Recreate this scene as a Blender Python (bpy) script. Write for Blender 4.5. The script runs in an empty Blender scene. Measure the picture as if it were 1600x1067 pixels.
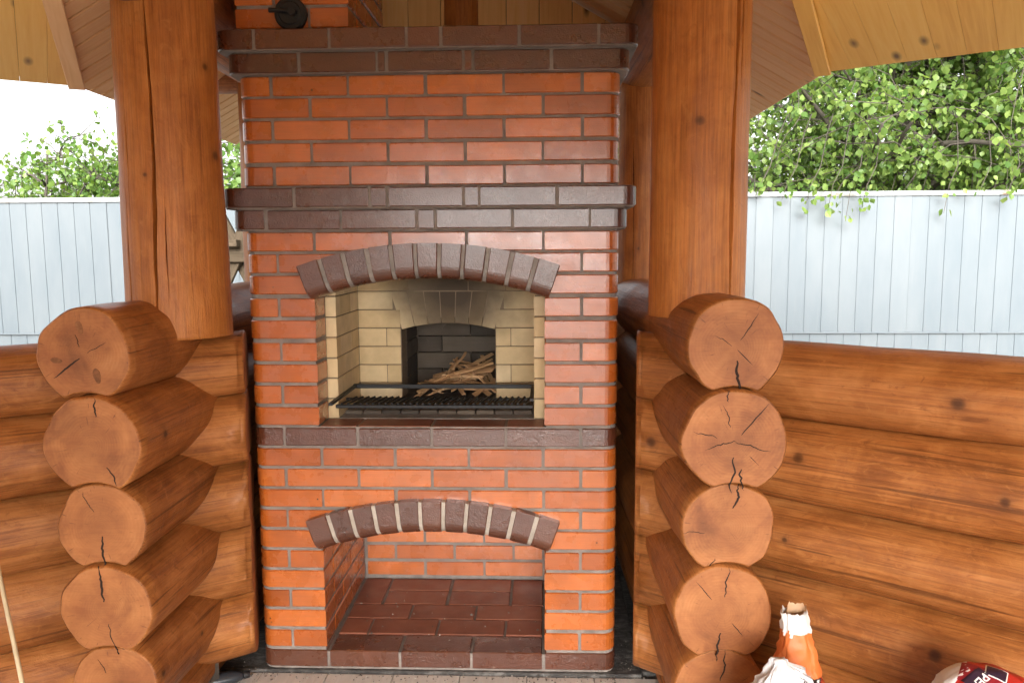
import bpy, bmesh, math, random
import numpy as np
from mathutils import Vector, Matrix, noise
from mathutils.bvhtree import BVHTree

R = math.radians
scene = bpy.context.scene
C = scene.collection
rnd = random.Random(7)

# ------------------------------------------------------------------ camera
cam = bpy.data.cameras.new("camera")
cam.sensor_width = 36.0
cam.lens = 1247.04 / 1600 * 36
cam.clip_start, cam.clip_end = 0.05, 2000
cam_o = bpy.data.objects.new("camera", cam)
C.objects.link(cam_o)
yaw, pit, rol = -.039, .1159, .0056
rv = Vector((math.cos(yaw), -math.sin(yaw), 0))
uv_ = Vector((math.sin(yaw) * math.sin(pit), math.cos(yaw) * math.sin(pit), math.cos(pit)))
fv = Vector((math.sin(yaw) * math.cos(pit), math.cos(yaw) * math.cos(pit), -math.sin(pit)))
rc = rv * math.cos(rol) - uv_ * math.sin(rol)
uc = rv * math.sin(rol) + uv_ * math.cos(rol)
m = Matrix.Identity(4)
for i in range(3):
    m[i][0], m[i][1], m[i][2] = rc[i], uc[i], -fv[i]
m.translation = Vector((.389, -2.7185, 1.5107))
cam_o.matrix_world = m
scene.camera = cam_o

# ------------------------------------------------------------------ sky, sun, exposure
SUN_ELEV, SUN_AZ = R(22), R(184)          # azimuth clockwise from +Y: behind the camera
world = bpy.data.worlds.new("World")
scene.world = world
world.use_nodes = True
wn, wl = world.node_tree.nodes, world.node_tree.links
wn.clear()
sky = wn.new("ShaderNodeTexSky")
sky.sky_type = 'NISHITA'
sky.sun_disc = False
sky.sun_elevation = SUN_ELEV
sky.sun_rotation = SUN_AZ
sky.air_density, sky.dust_density, sky.ozone_density = 1.0, 4.0, 1.0
hs = wn.new("ShaderNodeHueSaturation")
hs.inputs["Saturation"].default_value = .10      # a thin white overcast
bg = wn.new("ShaderNodeBackground")
bg.inputs["Strength"].default_value = .15
wo = wn.new("ShaderNodeOutputWorld")
wl.new(sky.outputs[0], hs.inputs["Color"])
wl.new(hs.outputs[0], bg.inputs[0])
wl.new(bg.outputs[0], wo.inputs[0])
sun = bpy.data.lights.new("sun", 'SUN')
sun.energy, sun.angle, sun.color = .7, R(25), (1, .96, .9)
sun_o = bpy.data.objects.new("sun", sun)
C.objects.link(sun_o)
sd = Vector((math.sin(SUN_AZ) * math.cos(SUN_ELEV), math.cos(SUN_AZ) * math.cos(SUN_ELEV), math.sin(SUN_ELEV)))
sun_o.rotation_euler = sd.to_track_quat('Z', 'Y').to_euler()
vs = scene.view_settings
vs.view_transform = 'Standard'
vs.look = 'None'
vs.exposure = 1.9
vs.gamma = 1
vs.use_curve_mapping = False
scene.render.engine = 'CYCLES'
scene.cycles.use_denoising = True
scene.cycles.max_bounces = 10
scene.cycles.diffuse_bounces = 6
scene.cycles.sample_clamp_indirect = 8

# ------------------------------------------------------------------ helpers
def obj(name, verts, faces, mat, parent=None, smooth=False, loc=None, mats=None, fmat=None):
    me = bpy.data.meshes.new(name)
    me.from_pydata([tuple(v) for v in verts], [], [tuple(f) for f in faces])
    for mm in (mats or [mat]):
        me.materials.append(mm)
    if fmat is not None:
        me.polygons.foreach_set("material_index", fmat)
    if smooth:
        me.polygons.foreach_set("use_smooth", [True] * len(me.polygons))
    return link(name, me, parent, loc)

def link(name, me, parent=None, loc=None):
    o = bpy.data.objects.new(name, me)
    C.objects.link(o)
    if parent is not None:
        o.parent = parent
    if loc is not None:
        o.location = loc
    return o

def thing(name, label, cat, loc=(0, 0, 0), rz=0, group=None):
    o = bpy.data.objects.new(name, None)
    C.objects.link(o)
    o.location = loc
    o.rotation_euler = (0, 0, rz)
    o.empty_display_size = .1
    return tag(o, label, cat, group)

def tag(o, label, cat, group=None):
    o["label"], o["category"] = label, cat
    if group:
        o["group"] = group
    return o

def kind(o, k):
    o["kind"] = k
    return o

def loft(rings, close_ends=True):
    n = len(rings[0])
    V, F = [], []
    for r in rings:
        V += list(r)
    for k in range(len(rings) - 1):
        a, b = k * n, (k + 1) * n
        for i in range(n):
            j = (i + 1) % n
            F.append((a + i, a + j, b + j, b + i))
    if close_ends:
        F.append(tuple(reversed(range(n))))
        F.append(tuple(range((len(rings) - 1) * n, len(rings) * n)))
    return V, F

def inset(poly, d):
    """offset a CCW convex 2D outline inwards by d"""
    n, out = len(poly), []
    for i in range(n):
        p0, p1, p2 = Vector(poly[i - 1]), Vector(poly[i]), Vector(poly[(i + 1) % n])
        e1, e2 = (p1 - p0).normalized(), (p2 - p1).normalized()
        n1, n2 = Vector((-e1.y, e1.x)), Vector((-e2.y, e2.x))
        b = n1 + n2
        out.append(p1 + b * (d / max(.3, 1 + n1.dot(n2))))
    return [(p.x, p.y) for p in out]

def prism(poly, z0, z1, b=.003):
    rings = []
    for d, z in ((b, z0), (0, z0 + b), (0, z1 - b), (b, z1)):
        rings.append([(x, y, z) for x, y in inset(poly, d)] if d else [(x, y, z) for x, y in poly])
    return loft(rings)

def boxm(x0, x1, y0, y1, z0, z1, b=.003):
    return prism([(x0, y0), (x1, y0), (x1, y1), (x0, y1)], z0, z1, b)

def join(*parts):
    V, F = [], []
    for v, f in parts:
        o = len(V)
        V += list(v)
        F += [tuple(i + o for i in q) for q in f]
    return V, F

def xf(vf, mat4):
    return [mat4 @ Vector(v) for v in vf[0]], vf[1]

def rounded(x0, x1, y0, y1, r, left=True, right=True, n=6):
    """outline seen from above, CCW, front corners (y0) rounded"""
    P = []
    if left:
        for i in range(n + 1):
            a = math.pi + math.pi / 2 * i / n
            P.append((x0 + r + r * math.cos(a), y0 + r + r * math.sin(a)))
    else:
        P.append((x0, y0))
    if right:
        for i in range(n + 1):
            a = -math.pi / 2 + math.pi / 2 * i / n
            P.append((x1 - r + r * math.cos(a), y0 + r + r * math.sin(a)))
    else:
        P.append((x1, y0))
    P += [(x1, y1), (x0, y1)]
    return P

def tube(pts, r, n=8, cap=True):
    pts = [Vector(p) for p in pts]
    rings = []
    for i, p in enumerate(pts):
        t = (pts[min(i + 1, len(pts) - 1)] - pts[max(i - 1, 0)]).normalized()
        s = t.cross(Vector((0, 0, 1)))
        if s.length < .05:
            s = t.cross(Vector((1, 0, 0)))
        s.normalize()
        u = s.cross(t)
        rr = r[i] if isinstance(r, (list, tuple)) else r
        rings.append([p + (s * math.cos(2 * math.pi * k / n) + u * math.sin(2 * math.pi * k / n)) * rr for k in range(n)])
    return loft(rings, cap)

# ------------------------------------------------------------------ materials
def newmat(name):
    mt = bpy.data.materials.new(name)
    mt.use_nodes = True
    nt = mt.node_tree
    b = nt.nodes["Principled BSDF"]
    return mt, nt, b

def N(nt, typ, **kw):
    n = nt.nodes.new(typ)
    for k, v in kw.items():
        if k in n.inputs.keys() if hasattr(n.inputs, "keys") else False:
            n.inputs[k].default_value = v
        else:
            setattr(n, k, v)
    return n

def ramp(nt, fac, stops):
    r = nt.nodes.new("ShaderNodeValToRGB")
    e = r.color_ramp.elements
    while len(e) < len(stops):
        e.new(.5)
    for el, (p, c) in zip(e, stops):
        el.position = p
        el.color = (*c, 1) if len(c) == 3 else c
    nt.links.new(fac, r.inputs[0])
    return r.outputs[0]

def math_(nt, op, a, b=None, c=None):
    n = nt.nodes.new("ShaderNodeMath")
    n.operation = op
    for i, v in enumerate((a, b, c)):
        if v is None:
            continue
        if isinstance(v, (int, float)):
            n.inputs[i].default_value = v
        else:
            nt.links.new(v, n.inputs[i])
    return n.outputs[0]

def mixc(nt, fac, a, b, mode='MIX'):
    n = nt.nodes.new("ShaderNodeMix")
    n.data_type = 'RGBA'
    n.blend_type = mode
    ins = [n.inputs[0], n.inputs[6], n.inputs[7]]
    for s, v in zip(ins, (fac, a, b)):
        if isinstance(v, (int, float)):
            s.default_value = v
        elif isinstance(v, tuple):
            s.default_value = (*v, 1)
        else:
            nt.links.new(v, s)
    return n.outputs[2]

def mapping(nt, src, scale=(1, 1, 1), loc=(0, 0, 0)):
    mp = nt.nodes.new("ShaderNodeMapping")
    mp.inputs["Scale"].default_value = scale
    mp.inputs["Location"].default_value = loc
    nt.links.new(src, mp.inputs[0])
    return mp.outputs[0]

def noise_t(nt, vec, scale, detail=4, rough=.55, dist=0):
    n = nt.nodes.new("ShaderNodeTexNoise")
    n.inputs["Scale"].default_value = scale
    n.inputs["Detail"].default_value = detail
    n.inputs["Roughness"].default_value = rough
    n.inputs["Distortion"].default_value = dist
    nt.links.new(vec, n.inputs["Vector"])
    return n.outputs[0]

def bump(nt, b, h, strength=.3, dist=.004):
    n = nt.nodes.new("ShaderNodeBump")
    n.inputs["Strength"].default_value = strength
    n.inputs["Distance"].default_value = dist
    nt.links.new(h, n.inputs["Height"])
    nt.links.new(n.outputs[0], b.inputs["Normal"])

def objvec(nt, rand=7.0):
    """object coordinates shifted by the object's random number"""
    tc = nt.nodes.new("ShaderNodeTexCoord")
    oi = nt.nodes.new("ShaderNodeObjectInfo")
    cx = nt.nodes.new("ShaderNodeCombineXYZ")
    v = math_(nt, 'MULTIPLY', oi.outputs["Random"], rand)
    for i in range(3):
        nt.links.new(v, cx.inputs[i])
    a = nt.nodes.new("ShaderNodeVectorMath")
    nt.links.new(tc.outputs["Object"], a.inputs[0])
    nt.links.new(cx.outputs[0], a.inputs[1])
    return a.outputs[0], oi.outputs["Random"], tc.outputs["Object"]

def m_brick(name, lo, mid, hi, rough=.25, peel=.25, specks=True, coat=.65):
    mt, nt, b = newmat(name)
    v, rn, ov = objvec(nt, 13)
    base = ramp(nt, rn, [(0, lo), (.5, mid), (1, hi)])
    blot = noise_t(nt, v, 9, 4)
    base = mixc(nt, 1, base, ramp(nt, blot, [(.3, (.80, .78, .76)), (.7, (1.12, 1.1, 1.08))]), 'MULTIPLY')
    streak = noise_t(nt, mapping(nt, v, (3, 3, 60)), 3, 3)
    base = mixc(nt, 1, base, ramp(nt, streak, [(.3, (.9, .89, .88)), (.7, (1.05, 1.05, 1.05))]), 'MULTIPLY')
    if specks:
        vo = nt.nodes.new("ShaderNodeTexVoronoi")
        vo.inputs["Scale"].default_value = 16
        nt.links.new(v, vo.inputs["Vector"])
        d = ramp(nt, vo.outputs["Distance"], [(.03, (1, 1, 1)), (.07, (0, 0, 0))])
        sel = math_(nt, 'GREATER_THAN', nt_sep(nt, vo.outputs["Color"]), .86)
        base = mixc(nt, math_(nt, 'MULTIPLY', d, sel), base, (.03, .015, .01))
    # cement haze left on the face
    haze = ramp(nt, noise_t(nt, v, 24, 5, .7), [(.62, (0, 0, 0)), (.8, (.35, .35, .35))])
    base = mixc(nt, haze, base, (.36, .27, .22))
    nt.links.new(base, b.inputs["Base Color"])
    rr = ramp(nt, noise_t(nt, v, 14, 4), [(.3, (rough - .06,) * 3), (.75, (rough + .16,) * 3)])
    nt.links.new(rr, b.inputs["Roughness"])
    b.inputs['Specular IOR Level'].default_value = .7
    b.inputs['Coat Weight'].default_value = coat
    b.inputs['Coat Roughness'].default_value = .2
    h = math_(nt, 'ADD', noise_t(nt, v, 210, 2, .5), math_(nt, 'MULTIPLY', noise_t(nt, v, 30, 3), .9))
    bump(nt, b, h, peel, .0022)
    return mt

def nt_sep(nt, col, i=0):
    s = nt.nodes.new("ShaderNodeSeparateColor")
    nt.links.new(col, s.inputs[0])
    return s.outputs[i]

def m_mortar(name, col, rough=.9):
    mt, nt, b = newmat(name)
    g = nt.nodes.new("ShaderNodeNewGeometry")
    p = g.outputs["Position"]
    c = ramp(nt, noise_t(nt, p, 14, 5, .65), [(.25, tuple(x * .62 for x in col)), (.55, col), (.8, tuple(min(1, x * 1.45) for x in col))])
    nt.links.new(c, b.inputs["Base Color"])
    b.inputs["Roughness"].default_value = rough
    bump(nt, b, noise_t(nt, p, 190, 3, .7), .6, .003)
    return mt

def m_log(name, dark, mid, light, rough=.42, knots=True, band=1.0, end=False, coat=.12):
    """stained log; local Y runs along the trunk"""
    mt, nt, b = newmat(name)
    v, rn, ov = objvec(nt, 9)
    fine = noise_t(nt, mapping(nt, v, (26, 1.1, 26)), 2.2, 6, .6, .6)
    blot = noise_t(nt, mapping(nt, v, (1.6, .55, 1.6)), 3.0, 4, .6, 1.2)
    patch = noise_t(nt, mapping(nt, v, (1, 1, 1)), 7.0, 5, .62, .8)
    f = math_(nt, 'ADD', math_(nt, 'MULTIPLY', fine, .32), math_(nt, 'ADD', math_(nt, 'MULTIPLY', blot, .50), math_(nt, 'MULTIPLY', patch, .36)))
    col = ramp(nt, f, [(.40, dark), (.58, mid), (.74, light)])
    hv = nt.nodes.new("ShaderNodeHueSaturation")
    nt.links.new(col, hv.inputs["Color"])
    nt.links.new(math_(nt, 'ADD', math_(nt, 'MULTIPLY', rn, .25), .87), hv.inputs["Value"])
    col = hv.outputs[0]
    cr = noise_t(nt, mapping(nt, v, (95, 2.6, 95), (1, 4, 2)), 1.8, 5, .65, .4)
    col = mixc(nt, 1, col, ramp(nt, cr, [(.34, (.74, .70, .66)), (.5, (1, 1, 1)), (.66, (1.16, 1.15, 1.13))]), 'MULTIPLY')
    scr = noise_t(nt, mapping(nt, v, (9, 5, 9), (5, 2, 1)), 2.4, 6, .7, 1.6)
    col = mixc(nt, ramp(nt, scr, [(.56, (0, 0, 0)), (.68, (.5, .5, .5))]), col, light)
    col = mixc(nt, ramp(nt, scr, [(.30, (.55, .55, .55)), (.42, (0, 0, 0))]), col, dark)
    # thin dark grain streaks
    st = ramp(nt, noise_t(nt, mapping(nt, v, (42, .8, 42), (3, 1, 2)), 1.6, 3, .5, .3), [(.61, (0, 0, 0)), (.67, (.75, .75, .75))])
    col = mixc(nt, math_(nt, 'MULTIPLY', st, .8 * band), col, tuple(x * .4 for x in dark))
    if knots:
        vo = nt.nodes.new("ShaderNodeTexVoronoi")
        vo.inputs["Scale"].default_value = 1
        sx = nt.nodes.new("ShaderNodeSeparateXYZ")
        nt.links.new(ov, sx.inputs[0])
        kv_ = nt.nodes.new("ShaderNodeCombineXYZ")
        nt.links.new(math_(nt, 'MULTIPLY', math_(nt, 'ARCTAN2', sx.outputs[0], sx.outputs[2]), .62), kv_.inputs[0])
        nt.links.new(math_(nt, 'ADD', math_(nt, 'MULTIPLY', sx.outputs[1], 4.4), math_(nt, 'MULTIPLY', rn, 50)), kv_.inputs[1])
        vo.voronoi_dimensions = '2D'
        nt.links.new(kv_.outputs[0], vo.inputs["Vector"])
        sel = math_(nt, 'GREATER_THAN', nt_sep(nt, vo.outputs["Color"]), .72)
        dd = math_(nt, 'ADD', math_(nt, 'MULTIPLY', vo.outputs["Distance"], math_(nt, 'ADD', .8, math_(nt, 'MULTIPLY', nt_sep(nt, vo.outputs["Color"], 1), 2.4))), math_(nt, 'MULTIPLY', math_(nt, 'SUBTRACT', patch, .5), .07))
        core = ramp(nt, dd, [(.03, (1, 1, 1)), (.07, (.75, .75, .75)), (.10, (.32, .32, .32)), (.16, (.14, .14, .14)), (.30, (0, 0, 0))])
        col = mixc(nt, math_(nt, 'MULTIPLY', core, math_(nt, 'MULTIPLY', sel, .85)), col, tuple(x * .28 for x in dark))
    nt.links.new(col, b.inputs["Base Color"])
    nt.links.new(ramp(nt, blot, [(.3, (rough - .08,) * 3), (.7, (rough + .14,) * 3)]), b.inputs["Roughness"])
    b.inputs["Specular IOR Level"].default_value = .38
    h = math_(nt, 'ADD', math_(nt, 'ADD', fine, math_(nt, 'MULTIPLY', cr, .5)), math_(nt, 'MULTIPLY', scr, 1.3))
    bump(nt, b, h, .45, .005)
    return mt

def m_end(name, dark, mid, light):
    """sawn end of a log: rings round local Y"""
    mt, nt, b = newmat(name)
    v, rn, ov = objvec(nt, 9)
    sp = nt.nodes.new("ShaderNodeSeparateXYZ")
    nt.links.new(ov, sp.inputs[0])
    wob = math_(nt, 'MULTIPLY', math_(nt, 'SUBTRACT', noise_t(nt, v, 6, 3), .5), .035)
    rad = math_(nt, 'ADD', math_(nt, 'SQRT', math_(nt, 'ADD', math_(nt, 'POWER', sp.outputs[0], 2), math_(nt, 'POWER', sp.outputs[2], 2))), wob)
    rad2 = math_(nt, 'ADD', rad, math_(nt, 'MULTIPLY', math_(nt, 'POWER', rad, 2), -2.2))
    ring = math_(nt, 'MULTIPLY', math_(nt, 'ADD', math_(nt, 'SINE', math_(nt, 'MULTIPLY', rad2, 1150)), 1), .5)
    ring = math_(nt, 'MULTIPLY', ring, ramp(nt, noise_t(nt, v, 16, 3), [(.40, (.1, .1, .1)), (.65, (1, 1, 1))]))
    an = nt.nodes.new("ShaderNodeCombineXYZ")
    nt.links.new(math_(nt, 'MULTIPLY', math_(nt, 'ARCTAN2', sp.outputs[0], sp.outputs[2]), 9), an.inputs[0])
    nt.links.new(math_(nt, 'ADD', math_(nt, 'MULTIPLY', rad, 9), math_(nt, 'MULTIPLY', rn, 40)), an.inputs[1])
    chk = ramp(nt, noise_t(nt, an.outputs[0], 2.2, 4, .6, .3), [(.64, (0, 0, 0)), (.70, (.75, .75, .75))])
    stain = noise_t(nt, v, 5, 6, .68, 1.0)
    blot = noise_t(nt, v, 8, 5, .6, .5)
    f = math_(nt, 'ADD', math_(nt, 'MULTIPLY', blot, .85), math_(nt, 'MULTIPLY', ring, .06))
    col = ramp(nt, f, [(.3, dark), (.5, mid), (.72, light)])
    hw = ramp(nt, rad, [(.0, (.86, .84, .82)), (.07, (.96, .95, .94)), (.09, (1.06, 1.06, 1.06)), (.16, (1, 1, 1))])
    col = mixc(nt, 1, col, hw, 'MULTIPLY')
    col = mixc(nt, chk, col, tuple(x * .45 for x in dark))
    col = mixc(nt, 1, col, ramp(nt, stain, [(.32, (.70, .66, .62)), (.5, (1, 1, 1)), (.7, (1.10, 1.10, 1.10))]), 'MULTIPLY')
    saw = noise_t(nt, mapping(nt, v, (3, 3, 60)), 4, 4, .6)
    col = mixc(nt, 1, col, ramp(nt, saw, [(.3, (.93, .92, .91)), (.7, (1.05, 1.05, 1.05))]), 'MULTIPLY')
    nt.links.new(col, b.inputs["Base Color"])
    b.inputs["Roughness"].default_value = .62
    bump(nt, b, math_(nt, 'ADD', saw, math_(nt, 'MULTIPLY', ring, .12)), .25, .002)
    return mt

def m_board(name, dark, mid, light, knot=(.10, .04, .015), rough=.5):
    """planed pine board; local Y along the board"""
    mt, nt, b = newmat(name)
    v, rn, ov = objvec(nt, 31)
    g = noise_t(nt, mapping(nt, v, (16, .8, 16)), 3, 4, .55, 1.0)
    gr = noise_t(nt, mapping(nt, v, (60, 1.2, 60)), 2.2, 3)
    f = math_(nt, 'ADD', math_(nt, 'MULTIPLY', g, .65), math_(nt, 'ADD', math_(nt, 'MULTIPLY', gr, .2), math_(nt, 'MULTIPLY', rn, .18)))
    col = ramp(nt, f, [(.3, dark), (.52, mid), (.75, light)])
    vo = nt.nodes.new("ShaderNodeTexVoronoi")
    nt.links.new(mapping(nt, v, (13, 5.5, 13)), vo.inputs["Vector"])
    vo.inputs["Scale"].default_value = 1
    sel = math_(nt, 'GREATER_THAN', nt_sep(nt, vo.outputs["Color"]), .74)
    core = ramp(nt, vo.outputs["Distance"], [(.06, (1, 1, 1)), (.13, (.55, .55, .55)), (.24, (0, 0, 0))])
    col = mixc(nt, math_(nt, 'MULTIPLY', core, math_(nt, 'MULTIPLY', sel, .9)), col, knot)
    nt.links.new(col, b.inputs["Base Color"])
    b.inputs["Roughness"].default_value = rough
    b.inputs['Specular IOR Level'].default_value = .3
    bump(nt, b, gr, .12, .002)
    return mt

def m_plain(name, col, rough=.5, metal=0, var=.12, scale=12, bumpv=.1):
    mt, nt, b = newmat(name)
    v, rn, ov = objvec(nt, 5)
    nz = noise_t(nt, v, scale, 4)
    c = ramp(nt, nz, [(.25, tuple(x * (1 - var) for x in col)), (.75, tuple(min(1, x * (1 + var)) for x in col))])
    nt.links.new(c, b.inputs["Base Color"])
    b.inputs["Roughness"].default_value = rough
    b.inputs["Metallic"].default_value = metal
    if bumpv:
        bump(nt, b, noise_t(nt, v, scale * 6, 3), bumpv, .002)
    return mt

M = {}
M['brick'] = m_brick("glazed_red_brick", (.38, .091, .013), (.47, .119, .019), (.55, .152, .029))
M['brown'] = m_brick("glazed_brown_brick", (.080, .023, .010), (.096, .028, .012), (.112, .035, .015), rough=.27, peel=.75, specks=False)
M['floorbrick'] = m_brick("hearth_floor_brick", (.20, .060, .030), (.24, .076, .038), (.27, .092, .048), rough=.5, specks=False, coat=.15)
M['mortar'] = m_mortar("grey_mortar", (.235, .20, .175))
M['mortar_pale'] = m_mortar("pale_arch_mortar", (.42, .37, .31))
M['cement'] = m_mortar("cement_screed", (.15, .145, .135))

def m_firebrick():
    mt, nt, b = newmat("cream_firebrick")
    v, rn, ov = objvec(nt, 13)
    base = ramp(nt, rn, [(0, (.60, .45, .25)), (.5, (.67, .52, .305)), (1, (.70, .56, .355))])
    base = mixc(nt, 1, base, ramp(nt, noise_t(nt, v, 14, 4), [(.3, (.86, .85, .83)), (.7, (1.08, 1.08, 1.07))]), 'MULTIPLY')
    # soot: a stain that fans out above the inner mouth
    g = nt.nodes.new("ShaderNodeNewGeometry")
    mp = nt.nodes.new("ShaderNodeVectorMath")
    mp.operation = 'SUBTRACT'
    nt.links.new(g.outputs["Position"], mp.inputs[0])
    mp.inputs[1].default_value = (.03, .47, 1.34)
    ln = nt.nodes.new("ShaderNodeVectorMath")
    ln.operation = 'LENGTH'
    nt.links.new(mapping(nt, mp.outputs[0], (1, .7, 1.35)), ln.inputs[0])
    d = math_(nt, 'ADD', ln.outputs["Value"], math_(nt, 'MULTIPLY', math_(nt, 'SUBTRACT', noise_t(nt, g.outputs["Position"], 9, 4), .5), .12))
    base = mixc(nt, ramp(nt, d, [(.06, (.96, .96, .96)), (.17, (.82, .82, .82)), (.34, (0, 0, 0))]), base, (.045, .03, .02))
    nt.links.new(base, b.inputs["Base Color"])
    b.inputs["Roughness"].default_value = .85
    bump(nt, b, noise_t(nt, v, 120, 3), .3, .002)
    return mt
M['firebrick'] = m_firebrick()
M['soot'] = m_brick("sooty_firebrick", (.045, .034, .024), (.075, .055, .038), (.11, .085, .06), rough=.8, specks=False, coat=0)
LD, LM_, LL = (.135, .037, .008), (.31, .110, .027), (.45, .185, .056)
M['log'] = m_log("stained_log", LD, LM_, LL)
M['post'] = m_log("stained_post", (.25, .076, .013), (.40, .138, .027), (.50, .20, .05), knots=True, band=.3)
M['end'] = m_end("log_end_grain", (.24, .080, .022), (.35, .133, .040), (.44, .19, .066))
M['crack'] = m_plain("log_crack_dark", (.02, .009, .005), .9)
M['knot'] = m_board('log_knot', (.12, .045, .018), (.20, .08, .03), (.27, .12, .05), rough=.7)
M['ceil'] = m_board("ceiling_pine", (.70, .36, .070), (.80, .47, .105), (.84, .54, .15))
M['bayceil'] = m_board("bay_ceiling_pine", (.72, .41, .19), (.80, .50, .25), (.84, .56, .31), rough=.6)
M['gable'] = m_board("gable_pine", (.70, .40, .15), (.80, .50, .20), (.84, .56, .27))
M['roofing'] = m_plain("roof_covering", (.10, .05, .03), .8)
M['plank'] = m_board("floor_pine", (.52, .47, .42), (.60, .55, .50), (.66, .61, .56), rough=.75)
M['old_plank'] = m_board("weathered_plank", (.05, .035, .02), (.09, .065, .04), (.14, .10, .065), rough=.85)
M['steel'] = m_plain("black_steel", (.012, .012, .013), .5, .3)
M['cast'] = m_plain("cast_iron", (.012, .013, .013), .55, .2, bumpv=.3)
M['split'] = m_board("split_pine", (.36, .2, .09), (.5, .3, .15), (.6, .4, .23), rough=.8)

# ------------------------------------------------------------------ ground, slab, floor
def m_ground():
    mt, nt, b = newmat("garden_ground")
    g = nt.nodes.new("ShaderNodeNewGeometry")
    p = g.outputs["Position"]
    c = ramp(nt, noise_t(nt, p, 2.2, 6, .7), [(.3, (.38, .34, .28)), (.55, (.50, .46, .39)), (.75, (.57, .53, .46))])
    nt.links.new(c, b.inputs["Base Color"])
    b.inputs["Roughness"].default_value = 1
    bump(nt, b, noise_t(nt, p, 30, 4), .8, .03)
    return mt
kind(obj("ground", [(-600, -600, -.34), (600, -600, -.34), (600, 600, -.34), (-600, 600, -.34)], [(0, 1, 2, 3)], m_ground()), "structure")

def m_slab():
    mt, nt, b = newmat("sooty_slab")
    g = nt.nodes.new("ShaderNodeNewGeometry")
    p = g.outputs["Position"]
    n1 = noise_t(nt, p, 7, 6, .7)
    n2 = noise_t(nt, mapping(nt, p, (18, 60, 20)), 1, 4, .7)
    c = ramp(nt, math_(nt, 'ADD', math_(nt, 'MULTIPLY', n1, .6), math_(nt, 'MULTIPLY', n2, .45)), [(.40, (.022, .02, .019)), (.53, (.065, .06, .055)), (.66, (.19, .18, .165))])
    nt.links.new(c, b.inputs["Base Color"])
    b.inputs["Roughness"].default_value = .85
    bump(nt, b, noise_t(nt, p, 60, 5, .7), .8, .008)
    return mt
V, F = boxm(-1.3, .74, -.010, 1.3, -.33, -.002, .003)
slab = kind(obj("concrete_slab", V, F, m_slab()), "structure")
V, F = boxm(.742, 1.3, .02, 1.3, -.33, -.008, .004)
kind(obj("side_slab", V, F, m_slab()), "structure")

floor = obj("floor", *boxm(-3.2, 3.2, -5.2, -.013, -.33, -.036, .004), M['plank'])
kind(floor, "structure")
plank_cache = {}
x = -1.95
while x < 2.3:
    w = .24
    L = 2.3
    key = 'floor'
    if key not in plank_cache:
        o = obj("plank", *boxm(-w / 2 + .0012, w / 2 - .0012, -L, 0, -.02, 0, .0018), M['plank'], floor)
        plank_cache[key] = o.data
    else:
        o = link("plank", plank_cache[key], floor)
    o.location = (x, -.0135 - rnd.random() * .003, -.0125 + rnd.uniform(-.001, .001))
    x += w

# ------------------------------------------------------------------ fireplace
fp = thing("fireplace", "tall glazed red brick fireplace with brown brick shelves and two arched openings", "fireplace", (0, 0, 0))
zt = [0, .0740, .1495, .2247, .2998, .3733, .4490, .5230, .5975, .6728, .7468, .8205, .8940, .9695, 1.0447, 1.1198, 1.1955, 1.2738, 1.3500, 1.4280, 1.4985,
      1.5745, 1.6465, 1.7185, 1.7965, 1.8715, 1.9460, 2.0180, 2.0880, 2.1580, 2.2270]
XL, XR, OPEN, RC, BD = -.635, .647, .395, .045, .95
BH, J = .0635, .0105

brick_mesh = {}
def brick(par, mat, x0, x1, k=None, y0=0, dep=.12, name="brick", left=False, right=False, zc=None, rc=RC, jit=.0012, h=BH, bev=.0032):
    if zc is None:
        zc = (zt[k] + zt[k + 1]) / 2 if k < 30 else 0
    key = (mat, round(x1 - x0, 4), round(dep, 4), left, right, rc, h)
    if key not in brick_mesh:
        w = (x1 - x0) / 2
        if left or right:
            poly = rounded(-w, w, 0, dep, rc, left, right)
        else:
            poly = [(-w, 0), (w, 0), (w, dep), (-w, dep)]
        V, F = prism(poly, -h / 2, h / 2, bev)
        o = obj(name, V, F, M[mat], par)
        brick_mesh[key] = o.data
        for p in o.data.polygons:
            p.use_smooth = False
    else:
        o = link(name, brick_mesh[key], par)
    o.location = ((x0 + x1) / 2 + rnd.uniform(-.0012, .0012), y0 + rnd.uniform(-jit, jit), zc + rnd.uniform(-.0008, .0008))
    o.rotation_euler = (rnd.uniform(-.006, .006), rnd.uniform(-.003, .003), rnd.uniform(-.004, .004))
    return o

def row(k, joints, mat='brick', xl=XL, xr=XR, y0=0, dep=.12):
    xs = [xl] + list(joints) + [xr]
    for i in range(len(xs) - 1):
        a = xs[i] + (J / 2 if i else 0)
        b_ = xs[i + 1] - (J / 2 if i < len(xs) - 2 else 0)
        brick(fp, mat, a, b_, k, y0, dep, left=(i == 0), right=(i == len(xs) - 2))

ODD, LONG = (-.52, -.26, 0, .26, .52), (-.39, -.13, .13, .39)
def pier(k, two):
    if two:
        brick(fp, 'brick', XL, -.52 - J / 2, k, left=True)
        brick(fp, 'brick', -.52 + J / 2, -OPEN, k)
        brick(fp, 'brick', OPEN, .52 - J / 2, k)
        brick(fp, 'brick', .52 + J / 2, XR, k, right=True)
    else:
        brick(fp, 'brick', XL, -OPEN, k, left=True)
        brick(fp, 'brick', OPEN, XR, k, right=True)

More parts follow.
